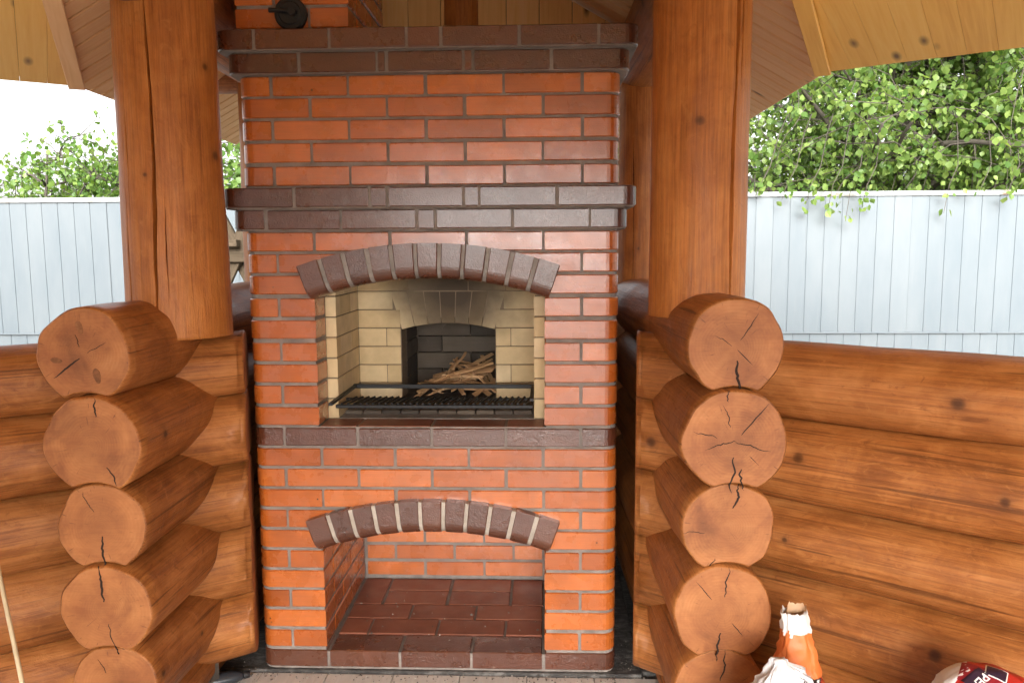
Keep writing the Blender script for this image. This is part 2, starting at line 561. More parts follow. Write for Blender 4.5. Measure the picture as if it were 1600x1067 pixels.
row(0, LONG, 'brown')
for k in range(1, 7):
    pier(k, k % 2 == 1)
row(7, ODD); row(8, LONG); row(9, ODD); row(10, LONG); row(11, ODD, 'brown')
for k in range(12, 19):
    pier(k, k % 2 == 1)
row(19, ODD); row(20, LONG)
row(21, (-.5458, -.2901, -.0325, .029, .287, .545), 'brown', -.665, .672, -.028, .16)
row(22, (-.439, -.1855, -.1266, .1265, .1794, .4357), 'brown', -.688, .698, -.055, .18)
for k in range(23, 28):
    row(k, ODD if k % 2 else LONG)
row(28, (-.4148, -.1563, -.1239, .1295, .1616, .4175), 'brown', -.662, .673, -.028, .16)
row(29, (-.5537, -.3049, -.0514, .0605, .3138, .5696), 'brown', -.688, .700, -.055, .18)

# mortar bed behind and between the bricks
q = .0045
core = []
def full(z0, z1, xl=XL, xr=XR, y0=0, y1=BD):
    core.append(prism(rounded(xl + q, xr - q, y0 + q, y1, RC - .004), z0, z1, .0005))
full(-.006, zt[1] - .012)
full(zt[7], zt[12])
full(zt[19], zt[21])
full(zt[21], zt[22], -.665, .672, -.028, .9)
full(zt[22], zt[23] - .003, -.688, .698, -.055, .9)
full(zt[23] - .003, zt[28])
full(zt[28], zt[29], -.662, .673, -.028, .9)
full(zt[29], zt[30] - .003, -.688, .700, -.055, .9)
for z0, z1 in ((zt[1] - .012, zt[7]), (zt[12], zt[19])):
    core.append(prism(rounded(XL + q, -OPEN - q, q, BD, RC - .004, True, False), z0, z1, .0005))
    core.append(prism(rounded(OPEN + q, XR - q, q, BD, RC - .004, False, True), z0, z1, .0005))
core.append(boxm(-OPEN - q, OPEN + q, .645 + q, BD, zt[1] - .012, zt[7], .0005))
V, F = join(*core)
obj("mortar_core", V, F, M['mortar'], fp)

# niche: side walls and back wall
for sgn in (-1, 1):
    for k in range(1, 7):
        js = [.13, .39, .645] if k % 2 else [.13, .26, .52, .645]
        for a, b_ in zip(js[:-1], js[1:]):
            o = brick(fp, 'brick', a, b_ - J, k, 0, .11)
            zc = o.location.z
            o.rotation_euler = (0, 0, R(90) if sgn < 0 else R(-90))
            o.location = (sgn * OPEN, (a + b_ - J) / 2, zc)
for k in range(1, 7):
    js = [-.385, -.13, .13, .385] if k % 2 else [-.385, -.26, 0, .26, .385]
    for a, b_ in zip(js[:-1], js[1:]):
        brick(fp, 'brick', a + (J / 2 if a > -.38 else 0), b_ - (J / 2 if b_ < .38 else 0), k, .647, .1)
# niche floor of flat brown bricks
def flat(x0, x1, y0, y1, mat='floorbrick', z=zt[1] - .004):
    V, F = boxm(x0, x1, y0, y1, z - .03, z + rnd.uniform(-.001, .001), .0025)
    cx, cy = (x0 + x1) / 2, (y0 + y1) / 2
    o = obj("floor_brick", [(v[0] - cx, v[1] - cy, v[2] - z) for v in V], F, M[mat], fp, loc=(cx, cy, z))
    return o
for xs, y0, y1 in (((-.388, -.275, -.015, .245, .388), .130, .248), ((-.388, -.14, .12, .388), .258, .378)):
    for a, b_ in zip(xs[:-1], xs[1:]):
        flat(a + .004, b_ - .004, y0, y1)
for y0, y1 in ((.388, .508), (.518, .635)):
    for a, b_ in ((-.268, -.012), (-.004, .25)):
        flat(a + rnd.uniform(0, .006), b_, y0, y1)
flat(-.388, -.277, .388, .635)
flat(.260, .388, .388, .635)

# arches of upright brown bricks with rounded lower edge
def arch(z_in_peak, mort, label):
    half, rise, H, n = .396, .066, .121, 11
    Rr = (half * half + rise * rise) / (2 * rise)
    zc = z_in_peak - Rr
    th = math.asin((half + .012) / Rr)
    y0, y1, rr = -.034, .13, .042
    def prof(g):
        P = [(Rr + H - g, y0 + g), (Rr + H - g, y1)]
        P += [(Rr + g, y1)]
        for i in range(8):
            a = math.pi / 2 * i / 7
            P.append((Rr + g + rr - rr * math.cos(a - 0) if False else Rr + g + rr * (1 - math.cos(math.pi / 2 - a) if False else 1 - math.cos(0)) , 0))if False else None
        for i in range(8):
            a = math.pi / 2 * i / 7           # from the underside round to the front face
            P.append((Rr + g + rr * (1 - math.sin(math.pi / 2 * (1 - i / 7)) * 1) if False else Rr + g + rr * (1 - math.cos(a)), y0 + g + rr * (1 - math.sin(a))))
        return P
    def ring(t, g):
        return [(r * math.sin(t), y, zc + r * math.cos(t)) for r, y in prof(g)]
    V, F = loft([ring(-th + .002 + (2 * th - .004) * i / 24, .0028) for i in range(25)])
    a = obj("arch", V, F, mort, fp)
    a["label"] = label
    st = 2 * th / n
    hj = .0060 / (Rr + H / 2)
    for i in range(n):
        t0, t1 = -th + st * i + hj, -th + st * (i + 1) - hj
        if i == 0: t0 -= hj * .8
        if i == n - 1: t1 += hj * .8
        e = .003 / Rr
        V, F = loft([ring(t0, .003), ring(t0 + e, 0), ring(t1 - e, 0), ring(t1, .003)])
        tm = (t0 + t1) / 2
        c = Vector(((Rr + H / 2) * math.sin(tm), 0, zc + (Rr + H / 2) * math.cos(tm)))
        o = obj("arch_brick", [Vector(v) - c for v in V], F, M['brown'], a, loc=c + Vector((0, rnd.uniform(-.0015, .0015), 0)))
    return zc, Rr
arch(.517, M['mortar_pale'], "lower arch of brown bricks with pale joints")
zc_up, R_up = arch(1.410, m_mortar("grey_arch_mortar", (.27, .25, .23)), "upper arch of glossy brown bricks with grey joints")

# chimney
chx0, chx1 = -.630, -.252
ch = obj("chimney", *boxm(chx0 + q, chx1 - q, q, .60 - q, zt[30] - .01, 3.6, .001), M['mortar'], fp)
z = 2.2375
k = 0
while z < 3.55:
    js = [chx0, -.383, chx1] if k % 2 == 0 else [chx0, -.50, chx1]
    zc = z + .0345
    for a, b_ in zip(js[:-1], js[1:]):
        brick(ch, 'brick', a + (J / 2 if a > chx0 else 0), b_ - (J / 2 if b_ < chx1 else 0), None, 0, .12, zc=zc)
    for sgn, xx in ((1, chx1), (-1, chx0)):
        js = [.13, .36, .60] if k % 2 else [.13, .25, .48, .60]
        for a, b_ in zip(js[:-1], js[1:]):
            o = brick(ch, 'brick', a, b_ - J, None, 0, .1, zc=zc)
            o.rotation_euler = (0, 0, R(90) * sgn)
            o.location = (xx, (a + b_ - J) / 2, zc)
    z += .0735
    k += 1
# round clean-out cover with its handle
cx, cz = -.440, 2.281
def disc(r, y0, y1, n=36, bev=.004):
    rings = []
    for rr, yy in ((r, y1), (r, y0 + bev), (r - bev, y0)):
        rings.append([(rr * math.cos(2 * math.pi * i / n), yy, rr * math.sin(2 * math.pi * i / n)) for i in range(n)])
    return loft(rings)
cv = obj("cleanout_cover", *join(disc(.053, -.022, .01), disc(.038, -.028, -.02)), M['cast'], fp, loc=(cx, 0, cz))
hv_, hf_ = tube([(.025, -.036, -.002), (.0, -.036, .002), (-.03, -.034, .006), (-.066, -.032, .008)], [.007, .0075, .007, .008], 10)
kv, kf = tube([(.012, -.02, 0), (.012, -.046, 0)], .012, 12)
obj("handle", *join((hv_, hf_), (kv, kf)), M['cast'], cv)

# oven: firebrick lining, inner mouth, hearth
Yb = .47
def fbrick(x0, x1, y0, y1, z0, z1, mat='firebrick', par=fp):
    c = ((x0 + x1) / 2, (y0 + y1) / 2, (z0 + z1) / 2)
    V, F = boxm(x0 - c[0], x1 - c[0], y0 - c[1], y1 - c[1], z0 - c[2], z1 - c[2], .002)
    return obj("firebrick", V, F, M[mat], par, loc=(c[0], c[1] + rnd.uniform(-.001, .001), c[2]))
oz0, oz1 = zt[12], zt[19]
XI0, XI1 = -.357, .357
lin = [boxm(-OPEN - q, XI0 - .003, .128, BD, oz0, oz1, .0005), boxm(XI1 + .003, OPEN + q, .128, BD, oz0, oz1, .0005),
       boxm(XI0 - .003, -.183, Yb + .003, .62, oz0, oz1, .0005), boxm(.197, XI1 + .003, Yb + .003, .62, oz0, oz1, .0005),
       boxm(-.183, .197, Yb + .003, .62, 1.235, oz1, .0005),
       boxm(-.36, .36, .90, BD, oz0, oz1, .0005)]
obj("oven_lining", *join(*lin), m_mortar("firebrick_joint", (.20, .15, .10)), fp)
pz = .0745
for i in range(7):
    z0 = oz0 + .004 + i * pz
    z1 = min(z0 + pz - .004, oz1 - .002)
    off = .11 if i % 2 else .0
    for sx, (xa, xb) in ((-1, (-OPEN, XI0)), (1, (XI1, OPEN))):
        ys = [.125, .125 + (.06 if i % 2 else .12), Yb - (.12 if i % 2 else .0), Yb + .0]
        ys = sorted(set(ys))
        for a, b_ in zip(ys[:-1], ys[1:]):
            fbrick(xa, xb, a + (.0015), b_ - .0015, z0, z1)
    # back wall either side of the mouth
    for xs in (((XI0, -.243, -.185) if i % 2 else (XI0, -.185)), ((.199, .26, XI1) if i % 2 else (.199, XI1))):
        for a, b_ in zip(xs[:-1], xs[1:]):
            if i < 5:
                fbrick(a + .0015, b_ - .0015, Yb, Yb + .12, z0, z1)
# upper rows over the mouth: a flat ring of wedge bricks, then level bricks
for xs, i in (((XI0, -.215), 5), ((.231, XI1), 5), ((XI0, -.15, .09, .24, XI1), 6)):
    z0 = oz0 + .004 + i * pz
    for a, b_ in zip(xs[:-1], xs[1:]):
        fbrick(a + .0015, b_ - .0015, Yb, Yb + .12, z0, min(z0 + pz - .004, oz1 - .002))
Rm, zpk = .72, 1.214
zcm = zpk - Rm
nw = 7
for i in range(nw):
    t0 = -.19 / Rm + .38 / Rm * i / nw + .001
    t1 = -.19 / Rm + .38 / Rm * (i + 1) / nw - .001
    sk0, sk1 = (i - nw / 2) / nw * .30, (i + 1 - nw / 2) / nw * .30      # the wedges fan outwards
    def pt(t, s, r):
        return (Rm * math.sin(t) + .007 + s * (r - 0) , zcm + Rm * math.cos(t) + r)
    zt_ = oz0 + .004 + 6 * pz - .004
    quad = []
    for t, s in ((t0, sk0), (t1, sk1)):
        xb_, zb_ = Rm * math.sin(t) + .007, zcm + Rm * math.cos(t)
        quad.append(((xb_, zb_), (xb_ + s * (zt_ - zb_) * 2.0, zt_)))
    a0, a1 = quad
    poly = [a0[0], a1[0], a1[1], a0[1]]
    cx_, cz_ = sum(p[0] for p in poly) / 4, sum(p[1] for p in poly) / 4
    pl = [(p[0] - cx_, p[1] - cz_) for p in poly]
    V, F = prism(pl, -.06, .06, .0015)
    V = [(v[0], -v[2], v[1]) for v in V]
    F = [tuple(reversed(f)) for f in F]
    obj("firebrick", V, F, M['firebrick'], fp, loc=(cx_, Yb + .0625, cz_))
# sooty inner chamber behind the mouth and the hearth floor
for i in range(6):
    z0 = oz0 + .004 + i * pz
    for a, b_ in (((-.18, .06), (.064, .196)) if i % 2 else ((-.18, -.07), (-.066, .196))):
        fbrick(a, b_, .86, .90, z0, z0 + pz - .004, 'soot')
for xa, xb in ((-.20, -.182), (.198, .214)):
    for i in range(5):
        z0 = oz0 + .004 + i * pz
        fbrick(xa, xb, .59, .86, z0, z0 + pz - .004, 'soot')
obj("hearth_slab", *boxm(-.36, .36, .128, .90, oz0 - .02, oz0 + .004, .001), M['mortar'], fp)
n = 10
for i in range(n):
    a = -.352 + .704 * i / n
    b_ = -.352 + .704 * (i + 1) / n - .006
    flat(a, b_, .20, .30, 'soot', oz0 + .018)
for yy in (.31, .345, .47, .60, .73):
    for i in range(3):
        a = -.352 + .235 * i
        flat(a, a + .230, yy, yy + (.03 if yy == .31 else .12), 'soot', oz0 + .012)
# brown sill bricks laid flat at the front edge
for a, b_ in ((-.392, -.265), (-.257, -.005), (.003, .255), (.263, .392)):
    flat(a, b_, .006, .125, 'floorbrick', oz0 + .002)

# side faces of the body, seen only from the side: joined
sb = []
for sgn, xx in ((-1, XL), (1, XR)):
    for k in list(range(0, 21)) + list(range(23, 28)):
        js = [.13, .39, .65, .95] if k % 2 else [.13, .26, .52, .78, .95]
        for a, b_ in zip(js[:-1], js[1:]):
            zc = (zt[k] + zt[k + 1]) / 2
            x0, x1 = (xx, xx + .06) if sgn < 0 else (xx - .06, xx)
            sb.append(boxm(x0, x1, a, b_ - J, zc - BH / 2, zc + BH / 2, .003))
for k, o_ in ((21, .028), (22, .055), (28, .028), (29, .055)):
    for sgn, xx in ((-1, XL - o_ + .004), (1, XR + o_ - .004)):
        js = [.14, .39, .65, .91]
        for a, b_ in zip(js[:-1], js[1:]):
            zc = (zt[k] + zt[k + 1]) / 2
            x0, x1 = (xx, xx + .06) if sgn < 0 else (xx - .06, xx)
            sb.append(boxm(x0, x1, a, b_ - J, zc - BH / 2, zc + BH / 2, .003))
kind(obj("side_brickwork", *join(*sb), M['brick'], fp), "stuff")

# ------------------------------------------------------------------ grill rack and kindling in the oven
gr = thing("grill_rack", "black steel grill rack lying in the upper oven opening", "grill rack", (0, .17, .965))
fr = []
hb = .0065
zr = .012
def bar(a, b_, w=.007, h=.011):
    a, b_ = Vector(a), Vector(b_)
    d = (b_ - a)
    L = d.length
    mtx = Matrix.Translation(a) @ d.to_track_quat('Y', 'Z').to_matrix().to_4x4()
    return xf(boxm(-w, w, 0, L, -h / 2, h / 2, .0015), mtx)
obj("frame", *join(bar((-.349, -.185, zr), (-.349, .18, zr)), bar((.349, -.10, zr), (.349, .18, zr)),
                   bar((-.356, .186, zr), (.356, .186, zr), .008, .016)), M['steel'], gr)
obj("grate_frame", *join(bar((-.352, -.10, -.012), (.352, -.10, -.012), .006, .012), bar((-.352, .05, -.014), (.352, .05, -.014), .005, .01)), M['steel'], gr)
rm = None
for i in range(30):
    xx = -.332 + .655 * i / 29
    if rm is None:
        o = obj("rod", *tube([(0, -.10, -.003), (.02, .05, -.006)], .0042, 8), M['steel'], gr)
        rm = o.data
    else:
        o = link("rod", rm, gr)
    o.location = (xx, rnd.uniform(-.004, .004), 0)

st_mesh = []
for i in range(6):
    L, w, t = [.30, .24, .2, .27, .17, .22][i], [.016, .022, .014, .012, .02, .017][i], [.008, .006, .01, .007, .005, .009][i]
    n = 6
    rings = []
    for j in range(n + 1):
        y = -L / 2 + L * j / n
        bx = .003 * math.sin(j * 1.1 + i) * (1 if i % 2 else .5)
        wz = w * (1 - .35 * (j / n) * (i % 3) / 2) / 2
        rings.append([(-wz + bx, y, -t / 2), (wz + bx, y, -t / 2 * .6), (wz * .8 + bx, y, t / 2), (-wz * .7 + bx, y, t / 2 * .8)])
    V, F = loft(rings)
    me = bpy.data.meshes.new("kindling_stick")
    me.from_pydata([tuple(v) for v in V], [], F)
    me.materials.append(M['split'])
    st_mesh.append(me)
for i in range(58):
    o = link("kindling_stick", st_mesh[i % 6])
    t = i / 57
    px = rnd.gauss(.05, .075)
    o.location = (min(.15, max(-.08, px)), rnd.uniform(.50, .74), oz0 + .02 + .125 * (1 - abs(px - .06) / .2) * rnd.random() ** .8)
    a = rnd.choice([R(rnd.uniform(60, 110)), R(rnd.uniform(20, 60)), R(rnd.uniform(-70, -30)), R(rnd.uniform(70, 95))])
    o.rotation_euler = (R(rnd.uniform(-26, 26)), R(rnd.uniform(-40, 40)), a)
    if i > 40:
        o.rotation_euler = (R(rnd.uniform(8, 30)), R(rnd.uniform(-40, 40)), R(rnd.uniform(-75, 35)))
        o.location.z += .02
        o.location.y -= .02
    o.scale = (1, rnd.uniform(.6, 1), 1)
    tag(o, "thin split pine kindling stick in the heap inside the upper oven", "stick", "kindling sticks heaped in the oven")

# ------------------------------------------------------------------ logs
def circ_noise(th, y, seed, amp):
    return amp * noise.noise((1.3 * math.cos(th) + seed * 3.1, 1.3 * math.sin(th) - seed * 1.7, y * 1.6 + seed)) + \
        amp * .4 * noise.noise((3 * math.cos(th) + seed, 3 * math.sin(th), y * 4 + seed * 2))

def make_log(par, p0, p1, r0, r1, seed, under=None, cut0=None, cut1=None, cracks0=0, mat='log', amp=.007, name="log", segs=44, endmat='end'):
    """log from p0 to p1 (horizontal). under=(pitch, radius) scribes the lower side over the log below.
    cut = plane (point, normal) that trims that end. local Y runs along the log."""
    p0, p1 = Vector(p0), Vector(p1)
    ax = (p1 - p0)
    L = ax.length
    ax.normalize()
    up = Vector((0, 0, 1))
    sd_ = ax.cross(up).normalized()
    up = sd_.cross(ax)
    mtx = Matrix((( sd_.x, ax.x, up.x, p0.x), (sd_.y, ax.y, up.y, p0.y), (sd_.z, ax.z, up.z, p0.z), (0, 0, 0, 1)))
    inv = mtx.inverted()
    nr = max(6, int(L / .05))
    ys = [L * i / nr for i in range(nr + 1)]
    def trim(y, x, z, cut):
        if cut is None:
            return y
        pt, nm = Vector(cut[0]), Vector(cut[1])
        base = mtx @ Vector((x, 0, z))
        return (pt - base).dot(nm) / ax.dot(nm)
    rings = []
    def section(y, shrink=0.0):
        out = []
        r = r0 + (r1 - r0) * y / L
        for i in range(segs):
            th = 2 * math.pi * i / segs
            rr = r + circ_noise(th, y, seed, amp) - shrink
            x, z = rr * math.cos(th), rr * math.sin(th)
            if under is not None:
                p, rl = under
                rl2 = rl + .0025 + shrink
                if abs(x) < rl2 and z < 0:
                    top = -p + math.sqrt(rl2 * rl2 - x * x)
                    if z < top:
                        z = top
            out.append((x, z))
        return out
    bev = .005
    seq = []
    seq.append((0, bev, 0)); seq.append((0, 0, bev))
    for y in ys[1:-1]:
        seq.append((1, 0, y))
    seq.append((2, 0, bev)); seq.append((2, bev, 0))
    for kd, sh, y in seq:
        if kd == 0:
            s = section(0, sh)
            rings.append([(x, trim(0, x, z, cut0) + y, z) for x, z in s])
        elif kd == 2:
            s = section(L, sh)
            rings.append([(x, (trim(L, x, z, cut1) if cut1 else L) - y, z) for x, z in s])
        else:
            s = section(y)
            rr_ = []
            for x, z in s:
                yy = y
                if cut0 is not None: yy = max(yy, trim(0, x, z, cut0) + .02)
                if cut1 is not None: yy = min(yy, trim(L, x, z, cut1) - .02)
                rr_.append((x, yy, z))
            rings.append(rr_)
    V, F = loft(rings, False)
    n = segs
    nb = len(F)
    # caps as fans with an inner ring
    fm = [0] * nb
    for first, idx in ((True, 0), (False, len(rings) - 1)):
        ring = rings[idx]
        c = Vector((sum(v[0] for v in ring) / n, sum(v[1] for v in ring) / n, sum(v[2] for v in ring) / n))
        base = idx * n
        ci = len(V)
        V.append(tuple(c))
        for i in range(n):
            j = (i + 1) % n
            F.append((base + i, base + j, ci) if not first else (base + j, base + i, ci))
            fm.append(1)
    o = obj(name, V, F, None, par, mats=[M[mat], M[endmat]], fmat=fm)
    for p in o.data.polygons:
        p.use_smooth = p.material_index == 0
    # fix orientation
    bm = bmesh.new(); bm.from_mesh(o.data)
    bmesh.ops.recalc_face_normals(bm, faces=bm.faces)
    bm.to_mesh(o.data); bm.free()
    o.matrix_local = mtx
    if cracks0:
        rr = random.Random(seed * 17 + 3)
        add_cracks(o, r0, rr, cracks0)
    return o

def crack_poly(pts, w):
    """tapered zigzag ribbon in the XZ plane, thin box"""
    V, F = [], []
    n = len(pts)
    for i, (x, z) in enumerate(pts):
        t = i / (n - 1)
        ww = w * (math.sin(math.pi * min(1, .12 + .88 * t)) * .9 + .1)
        dx = pts[min(i + 1, n - 1)][0] - pts[max(i - 1, 0)][0]
        dz = pts[min(i + 1, n - 1)][1] - pts[max(i - 1, 0)][1]
        l = math.hypot(dx, dz) or 1
        nx, nz = -dz / l * ww / 2, dx / l * ww / 2
        V += [(x - nx, -.0006, z - nz), (x + nx, -.0006, z + nz), (x - nx, .004, z - nz), (x + nx, .004, z + nz)]
    for i in range(n - 1):
        a, b_ = i * 4, i * 4 + 4
        F += [(a, a + 1, b_ + 1, b_), (a + 2, b_ + 2, b_ + 3, a + 3), (a, b_, b_ + 2, a + 2), (a + 1, a + 3, b_ + 3, b_ + 1)]
    return V, F

def add_cracks(log, r, rr, spec):
    """spec: list of (angle deg, r_from, r_to, width) in fractions of the radius"""
    for a, f0, f1, w in spec:
        a = R(a)
        pts = []
        n = 15
        wob = 0
        for i in range(n):
            t = i / (n - 1)
            rad = r * (f0 + (f1 - f0) * t)
            wob += rr.uniform(-.0035, .0035)
            pts.append((rad * math.cos(a) + wob * math.sin(a), rad * math.sin(a) + wob * math.cos(a)))
        obj("crack", *crack_poly(pts, w * .62), M['crack'], log)

PITCH = .2325
aR, aL = R(53), R(53)
dR = Vector((-math.sin(aR), math.cos(aR), 0))      # right wall, going away to the left
dL = Vector((math.sin(aL), math.cos(aL), 0))
cR, cL = Vector((.885, -.18, 0)), Vector((-.850, -.15, 0))

# right angled wall and left angled wall, with stubs by the fireplace
for side, c, d, cutx, lab in ((1, cR, dR, .705, "low wall of stained logs right of the fireplace behind the bags"),
                              (-1, cL, dL, -.646, "low wall of stained logs left of the fireplace behind the rod")):
    w = thing("log_wall", lab, "log wall", (c.x, c.y, -.05), group="low log walls of the pavilion")
    for i in range(6):
        zc = 1.130 - i * PITCH - w.location.z
        if i == 0: zc -= .011
        if i == 4: zc = .205 - w.location.z
        if i == 5: break
        r_in = [.115, .131, .127, .132, .127, .13][i]
        r_out = r_in + (.012 if i % 2 else -.003)
        if i == 4: r_out = r_in
        below = (PITCH - (.011 if i == 0 else 0), .134) if i < 4 else None
        p1 = d * .34 - d * 2.95 * 0
        far = d * .34
        near = -d * 2.9
        z_ = Vector((0, 0, zc))
        make_log(w, far + z_, near + z_, r_in, r_out, 11 + i + (20 if side < 0 else 0), below,
                 cut0=((cutx - c.x, .15, 0), (1, -.115 if side > 0 else .30, 0)), amp=.008)
    V, F = boxm(-.05, .05, -.10, 2.85, -.25, .14, .004)
    sl = obj("sill", V, F, M['soot'], w)
    sl.rotation_euler = (0, 0, math.atan2(d.x, -d.y))
# bay side walls whose sawn ends face the camera
bR = Vector((-math.sin(R(2.2)), math.cos(R(2.2)), 0))
bL = Vector((-math.sin(R(.5)), math.cos(R(.5)), 0))
rightE = [(.898, 1.246, .131), (.897, 1.000, .140), (.888, .757, .126), (.880, .520, .136), (.880, .280, .131), (.88, .070, .085)]
leftE = [(-.864, 1.226, .130), (-.842, .982, .135), (-.840, .745, .126), (-.840, .507, .130), (-.832, .270, .124), (-.84, .075, .088)]
crR = [[(-88, .25, .97, .012), (150, .1, .5, .003), (60, .2, .8, .004), (-45, .05, .5, .004)],
       [(200, .0, .62, .0045), (-20, .0, .75, .0045), (50, .15, .95, .005), (-95, .3, 1, .008), (-75, .55, 1, .008), (170, .35, .8, .004), (110, .3, .75, .004), (100, .78, 1, .005), (-45, .4, .7, .003)],
       [(80, .45, 1, .010), (190, .5, 1, .003), (-110, .7, 1, .004)],
       [(90, .35, .97, .006), (130, .4, .9, .004), (-95, .4, 1, .009), (-50, .25, .6, .004)],
       [(88, .3, 1, .007)], []]
crL = [[(215, .1, .8, .008), (110, .2, .5, .003), (30, .1, .6, .003)],
       [(80, .6, 1, .008), (-60, .5, 1, .006)],
       [(115, .4, .9, .003), (-85, .2, 1, .010)],
       [(95, .2, 1, .011), (-80, .3, 1, .004)], [(120, .4, .8, .003)], []]
for nm, E_, bd, cr, lab in (("R", rightE, bR, crR, "log wall right of the fireplace with five sawn round ends facing forward"),
                            ("L", leftE, bL, crL, "log wall left of the fireplace with five sawn round ends facing forward")):
    w = thing("log_wall", lab, "log wall", (E_[0][0], -.6, -.05), group="low log walls of the pavilion")
    for i, (x, zc, r) in enumerate(E_):
        y0 = -.62 + [.012, -.012, .006, -.004, .01, 0][i] + .6
        p0 = Vector((x - w.location.x, y0, zc + .05))
        p1 = p0 + bd * 1.85
        below = (zc - E_[i + 1][1], E_[i + 1][2] + (0 if nm == "R" else .004)) if i < 5 else None
        make_log(w, p0, p1, r, r + (-.004 if nm == "R" else .028), 41 + i + (20 if nm == "L" else 0), below, cracks0=cr[i], amp=.010, segs=64)
    if nm == "L":                       # the top log shows three knots on its sawn end
        top = max(w.children, key=lambda c_: c_.matrix_local.translation.z)
        for kx, kz, kr, ka in ((-.005, .078, .014, .3), (.035, -.055, .016, .2), (-.075, -.012, .012, 1.4)):
            V, F = [], []
            for sc, yy in ((1, -.0009), (1, .002)):
                for i in range(14):
                    t = 2 * math.pi * i / 14
                    a_, b_2 = kr * .62 * math.cos(t) * (1 + .12 * math.sin(3 * t)), kr * 1.35 * math.sin(t)
                    V.append((kx + a_ * math.cos(ka) - b_2 * math.sin(ka), yy, kz + a_ * math.sin(ka) + b_2 * math.cos(ka)))
            F = [tuple(range(14)), tuple(reversed(range(14, 28)))] + [(i, i + 14, (i + 1) % 14 + 14, (i + 1) % 14) for i in range(14)]
            obj("knot", V, F, M['knot'], top)
# the low walls go on round towards the entrance behind the camera
for a, b_, lab in ((cR - dR * 2.95, Vector((3.0, -4.4, 0)), "low log wall on the right side of the pavilion beside the entrance"),
                   (cL - dL * 2.95, Vector((-2.6, -4.8, 0)), "low log wall on the left side of the pavilion beside the entrance"),
                   (Vector((-2.6, -4.9, 0)), Vector((-.9, -5.1, 0)), "low log wall left of the entrance")):
    w = thing("log_wall", lab, "log wall", (a.x, a.y, -.05), group="low log walls of the pavilion")
    for i in range(5):
        zc = 1.130 - i * PITCH + .05
        make_log(w, (0, 0, zc), b_ - a + Vector((0, 0, zc)), .128, .13, 140 + i, (PITCH, .13) if i < 4 else None, segs=24)
# low wall across the back of the bay
w = thing("log_wall", "low log wall closing the bay behind the fireplace", "log wall", (0, 1.12, -.05), group="low log walls of the pavilion")
for i in range(6):
    zc = 1.130 - i * PITCH + .05
    if i == 5: break
    make_log(w, (-1.25, 0, zc), (1.2, 0, zc), .128 if i < 4 else .17, .122 if i < 4 else .17, 91 + i, (PITCH, .13 if i < 3 else .17) if i < 4 else None)

# standing posts with real drying cracks
def post(lab, x, y, z0, z1, r0, r1, seed, cracks, grp="log posts of the pavilion"):
    th = set(2 * math.pi * i / 72 for i in range(72))
    for base, *_ in cracks:
        for k in range(-60, 61):
            th.add((base + k * .006) % (2 * math.pi))
    th = sorted(th)
    n = len(th)
    nz = 110
    rings = []
    for iz in range(nz + 1):
        z = (z1 - z0) * iz / nz
        r = r0 + (r1 - r0) * iz / nz
        ring = []
        for t in th:
            rr = r + circ_noise(t, z, seed, .006)
            for base, za, zb, wd, wander in cracks:
                if za < z < zb:
                    cth = base + wander * noise.noise((z * 1.7 + seed, base, 0)) + .012 * noise.noise((z * 14, seed, base))
                    tap = min(1, (z - za) / .25, (zb - z) / .25)
                    dth = abs((t - cth + math.pi) % (2 * math.pi) - math.pi) * r
                    hw = wd * tap * (.75 + .5 * noise.noise((z * 5, base, seed))) / 2
                    if dth < hw * 1.6:
                        rr -= .022 * tap * max(0, 1 - (dth / (hw * 1.6)) ** 2)
            ring.append((rr * math.cos(t), rr * math.sin(t), z))
        rings.append(ring)
    V, F = loft(rings)
    # local Y must run along the trunk for the grain
    rot = Matrix.Rotation(R(-90), 4, 'X')
    V = [rot @ Vector(v) for v in V]
    o = obj("log_post", V, F, M['post'], smooth=True)
    o.matrix_world = Matrix.Translation((x, y, z0)) @ rot.inverted()
    return tag(o, lab, "post", grp)
post("thick stained log post standing on the log wall left of the fireplace", -.792, -.17, 1.235, 2.30, .160, .150, 3.3,
     [(R(270 + 3), .0, 1.06, .010, .09), (R(270 - 33), -.2, .5, .009, .05), (R(270 - 27), .35, .8, .006, .04), (R(270 + 15), .1, .45, .006, .05)])
post("thick stained log post standing on the log wall right of the fireplace", .868, -.2, 1.30, 2.32, .1465, .1455, 8.1,
     [(R(270 + 31), -.2, 1.2, .011, .10), (R(270 + 42), .6, 1.2, .007, .06)])
post("slim pale log post behind the right side of the fireplace", .835, 1.08, 1.25, 2.28, .105, .105, 5.2, [(R(250), .1, .8, .005, .05)])
post("slim log post at the far left corner behind the fireplace", -.93, 1.08, 1.25, 2.28, .105, .105, 6.4, [(R(290), .1, .8, .005, .05)])

# beams on the posts
for lab, p0, p1, r in (("log beam running back over the left post with its round end forward", (-.815, -.43, 2.372), (-.93, 1.25, 2.372), .137),
                       ("log beam running back over the right post", (.885, -.42, 2.40), (.825, 1.22, 2.35), .137),
                       ("log beam crossing over the right post towards the chimney", (.60, .03, 2.475), (3.2, -1.93, 2.475), .12),
                       ("log beam crossing behind the gable at the back of the bay", (-1.22, 1.12, 2.335), (1.0, 1.12, 2.335), .085)):
    p0, p1 = Vector(p0), Vector(p1)
    o = make_log(None, p0, p1, r, r - .005, 120 + r * 100 + p0.x, None, name="log_beam")
    tag(o, lab, "beam", "log beams carrying the roof")

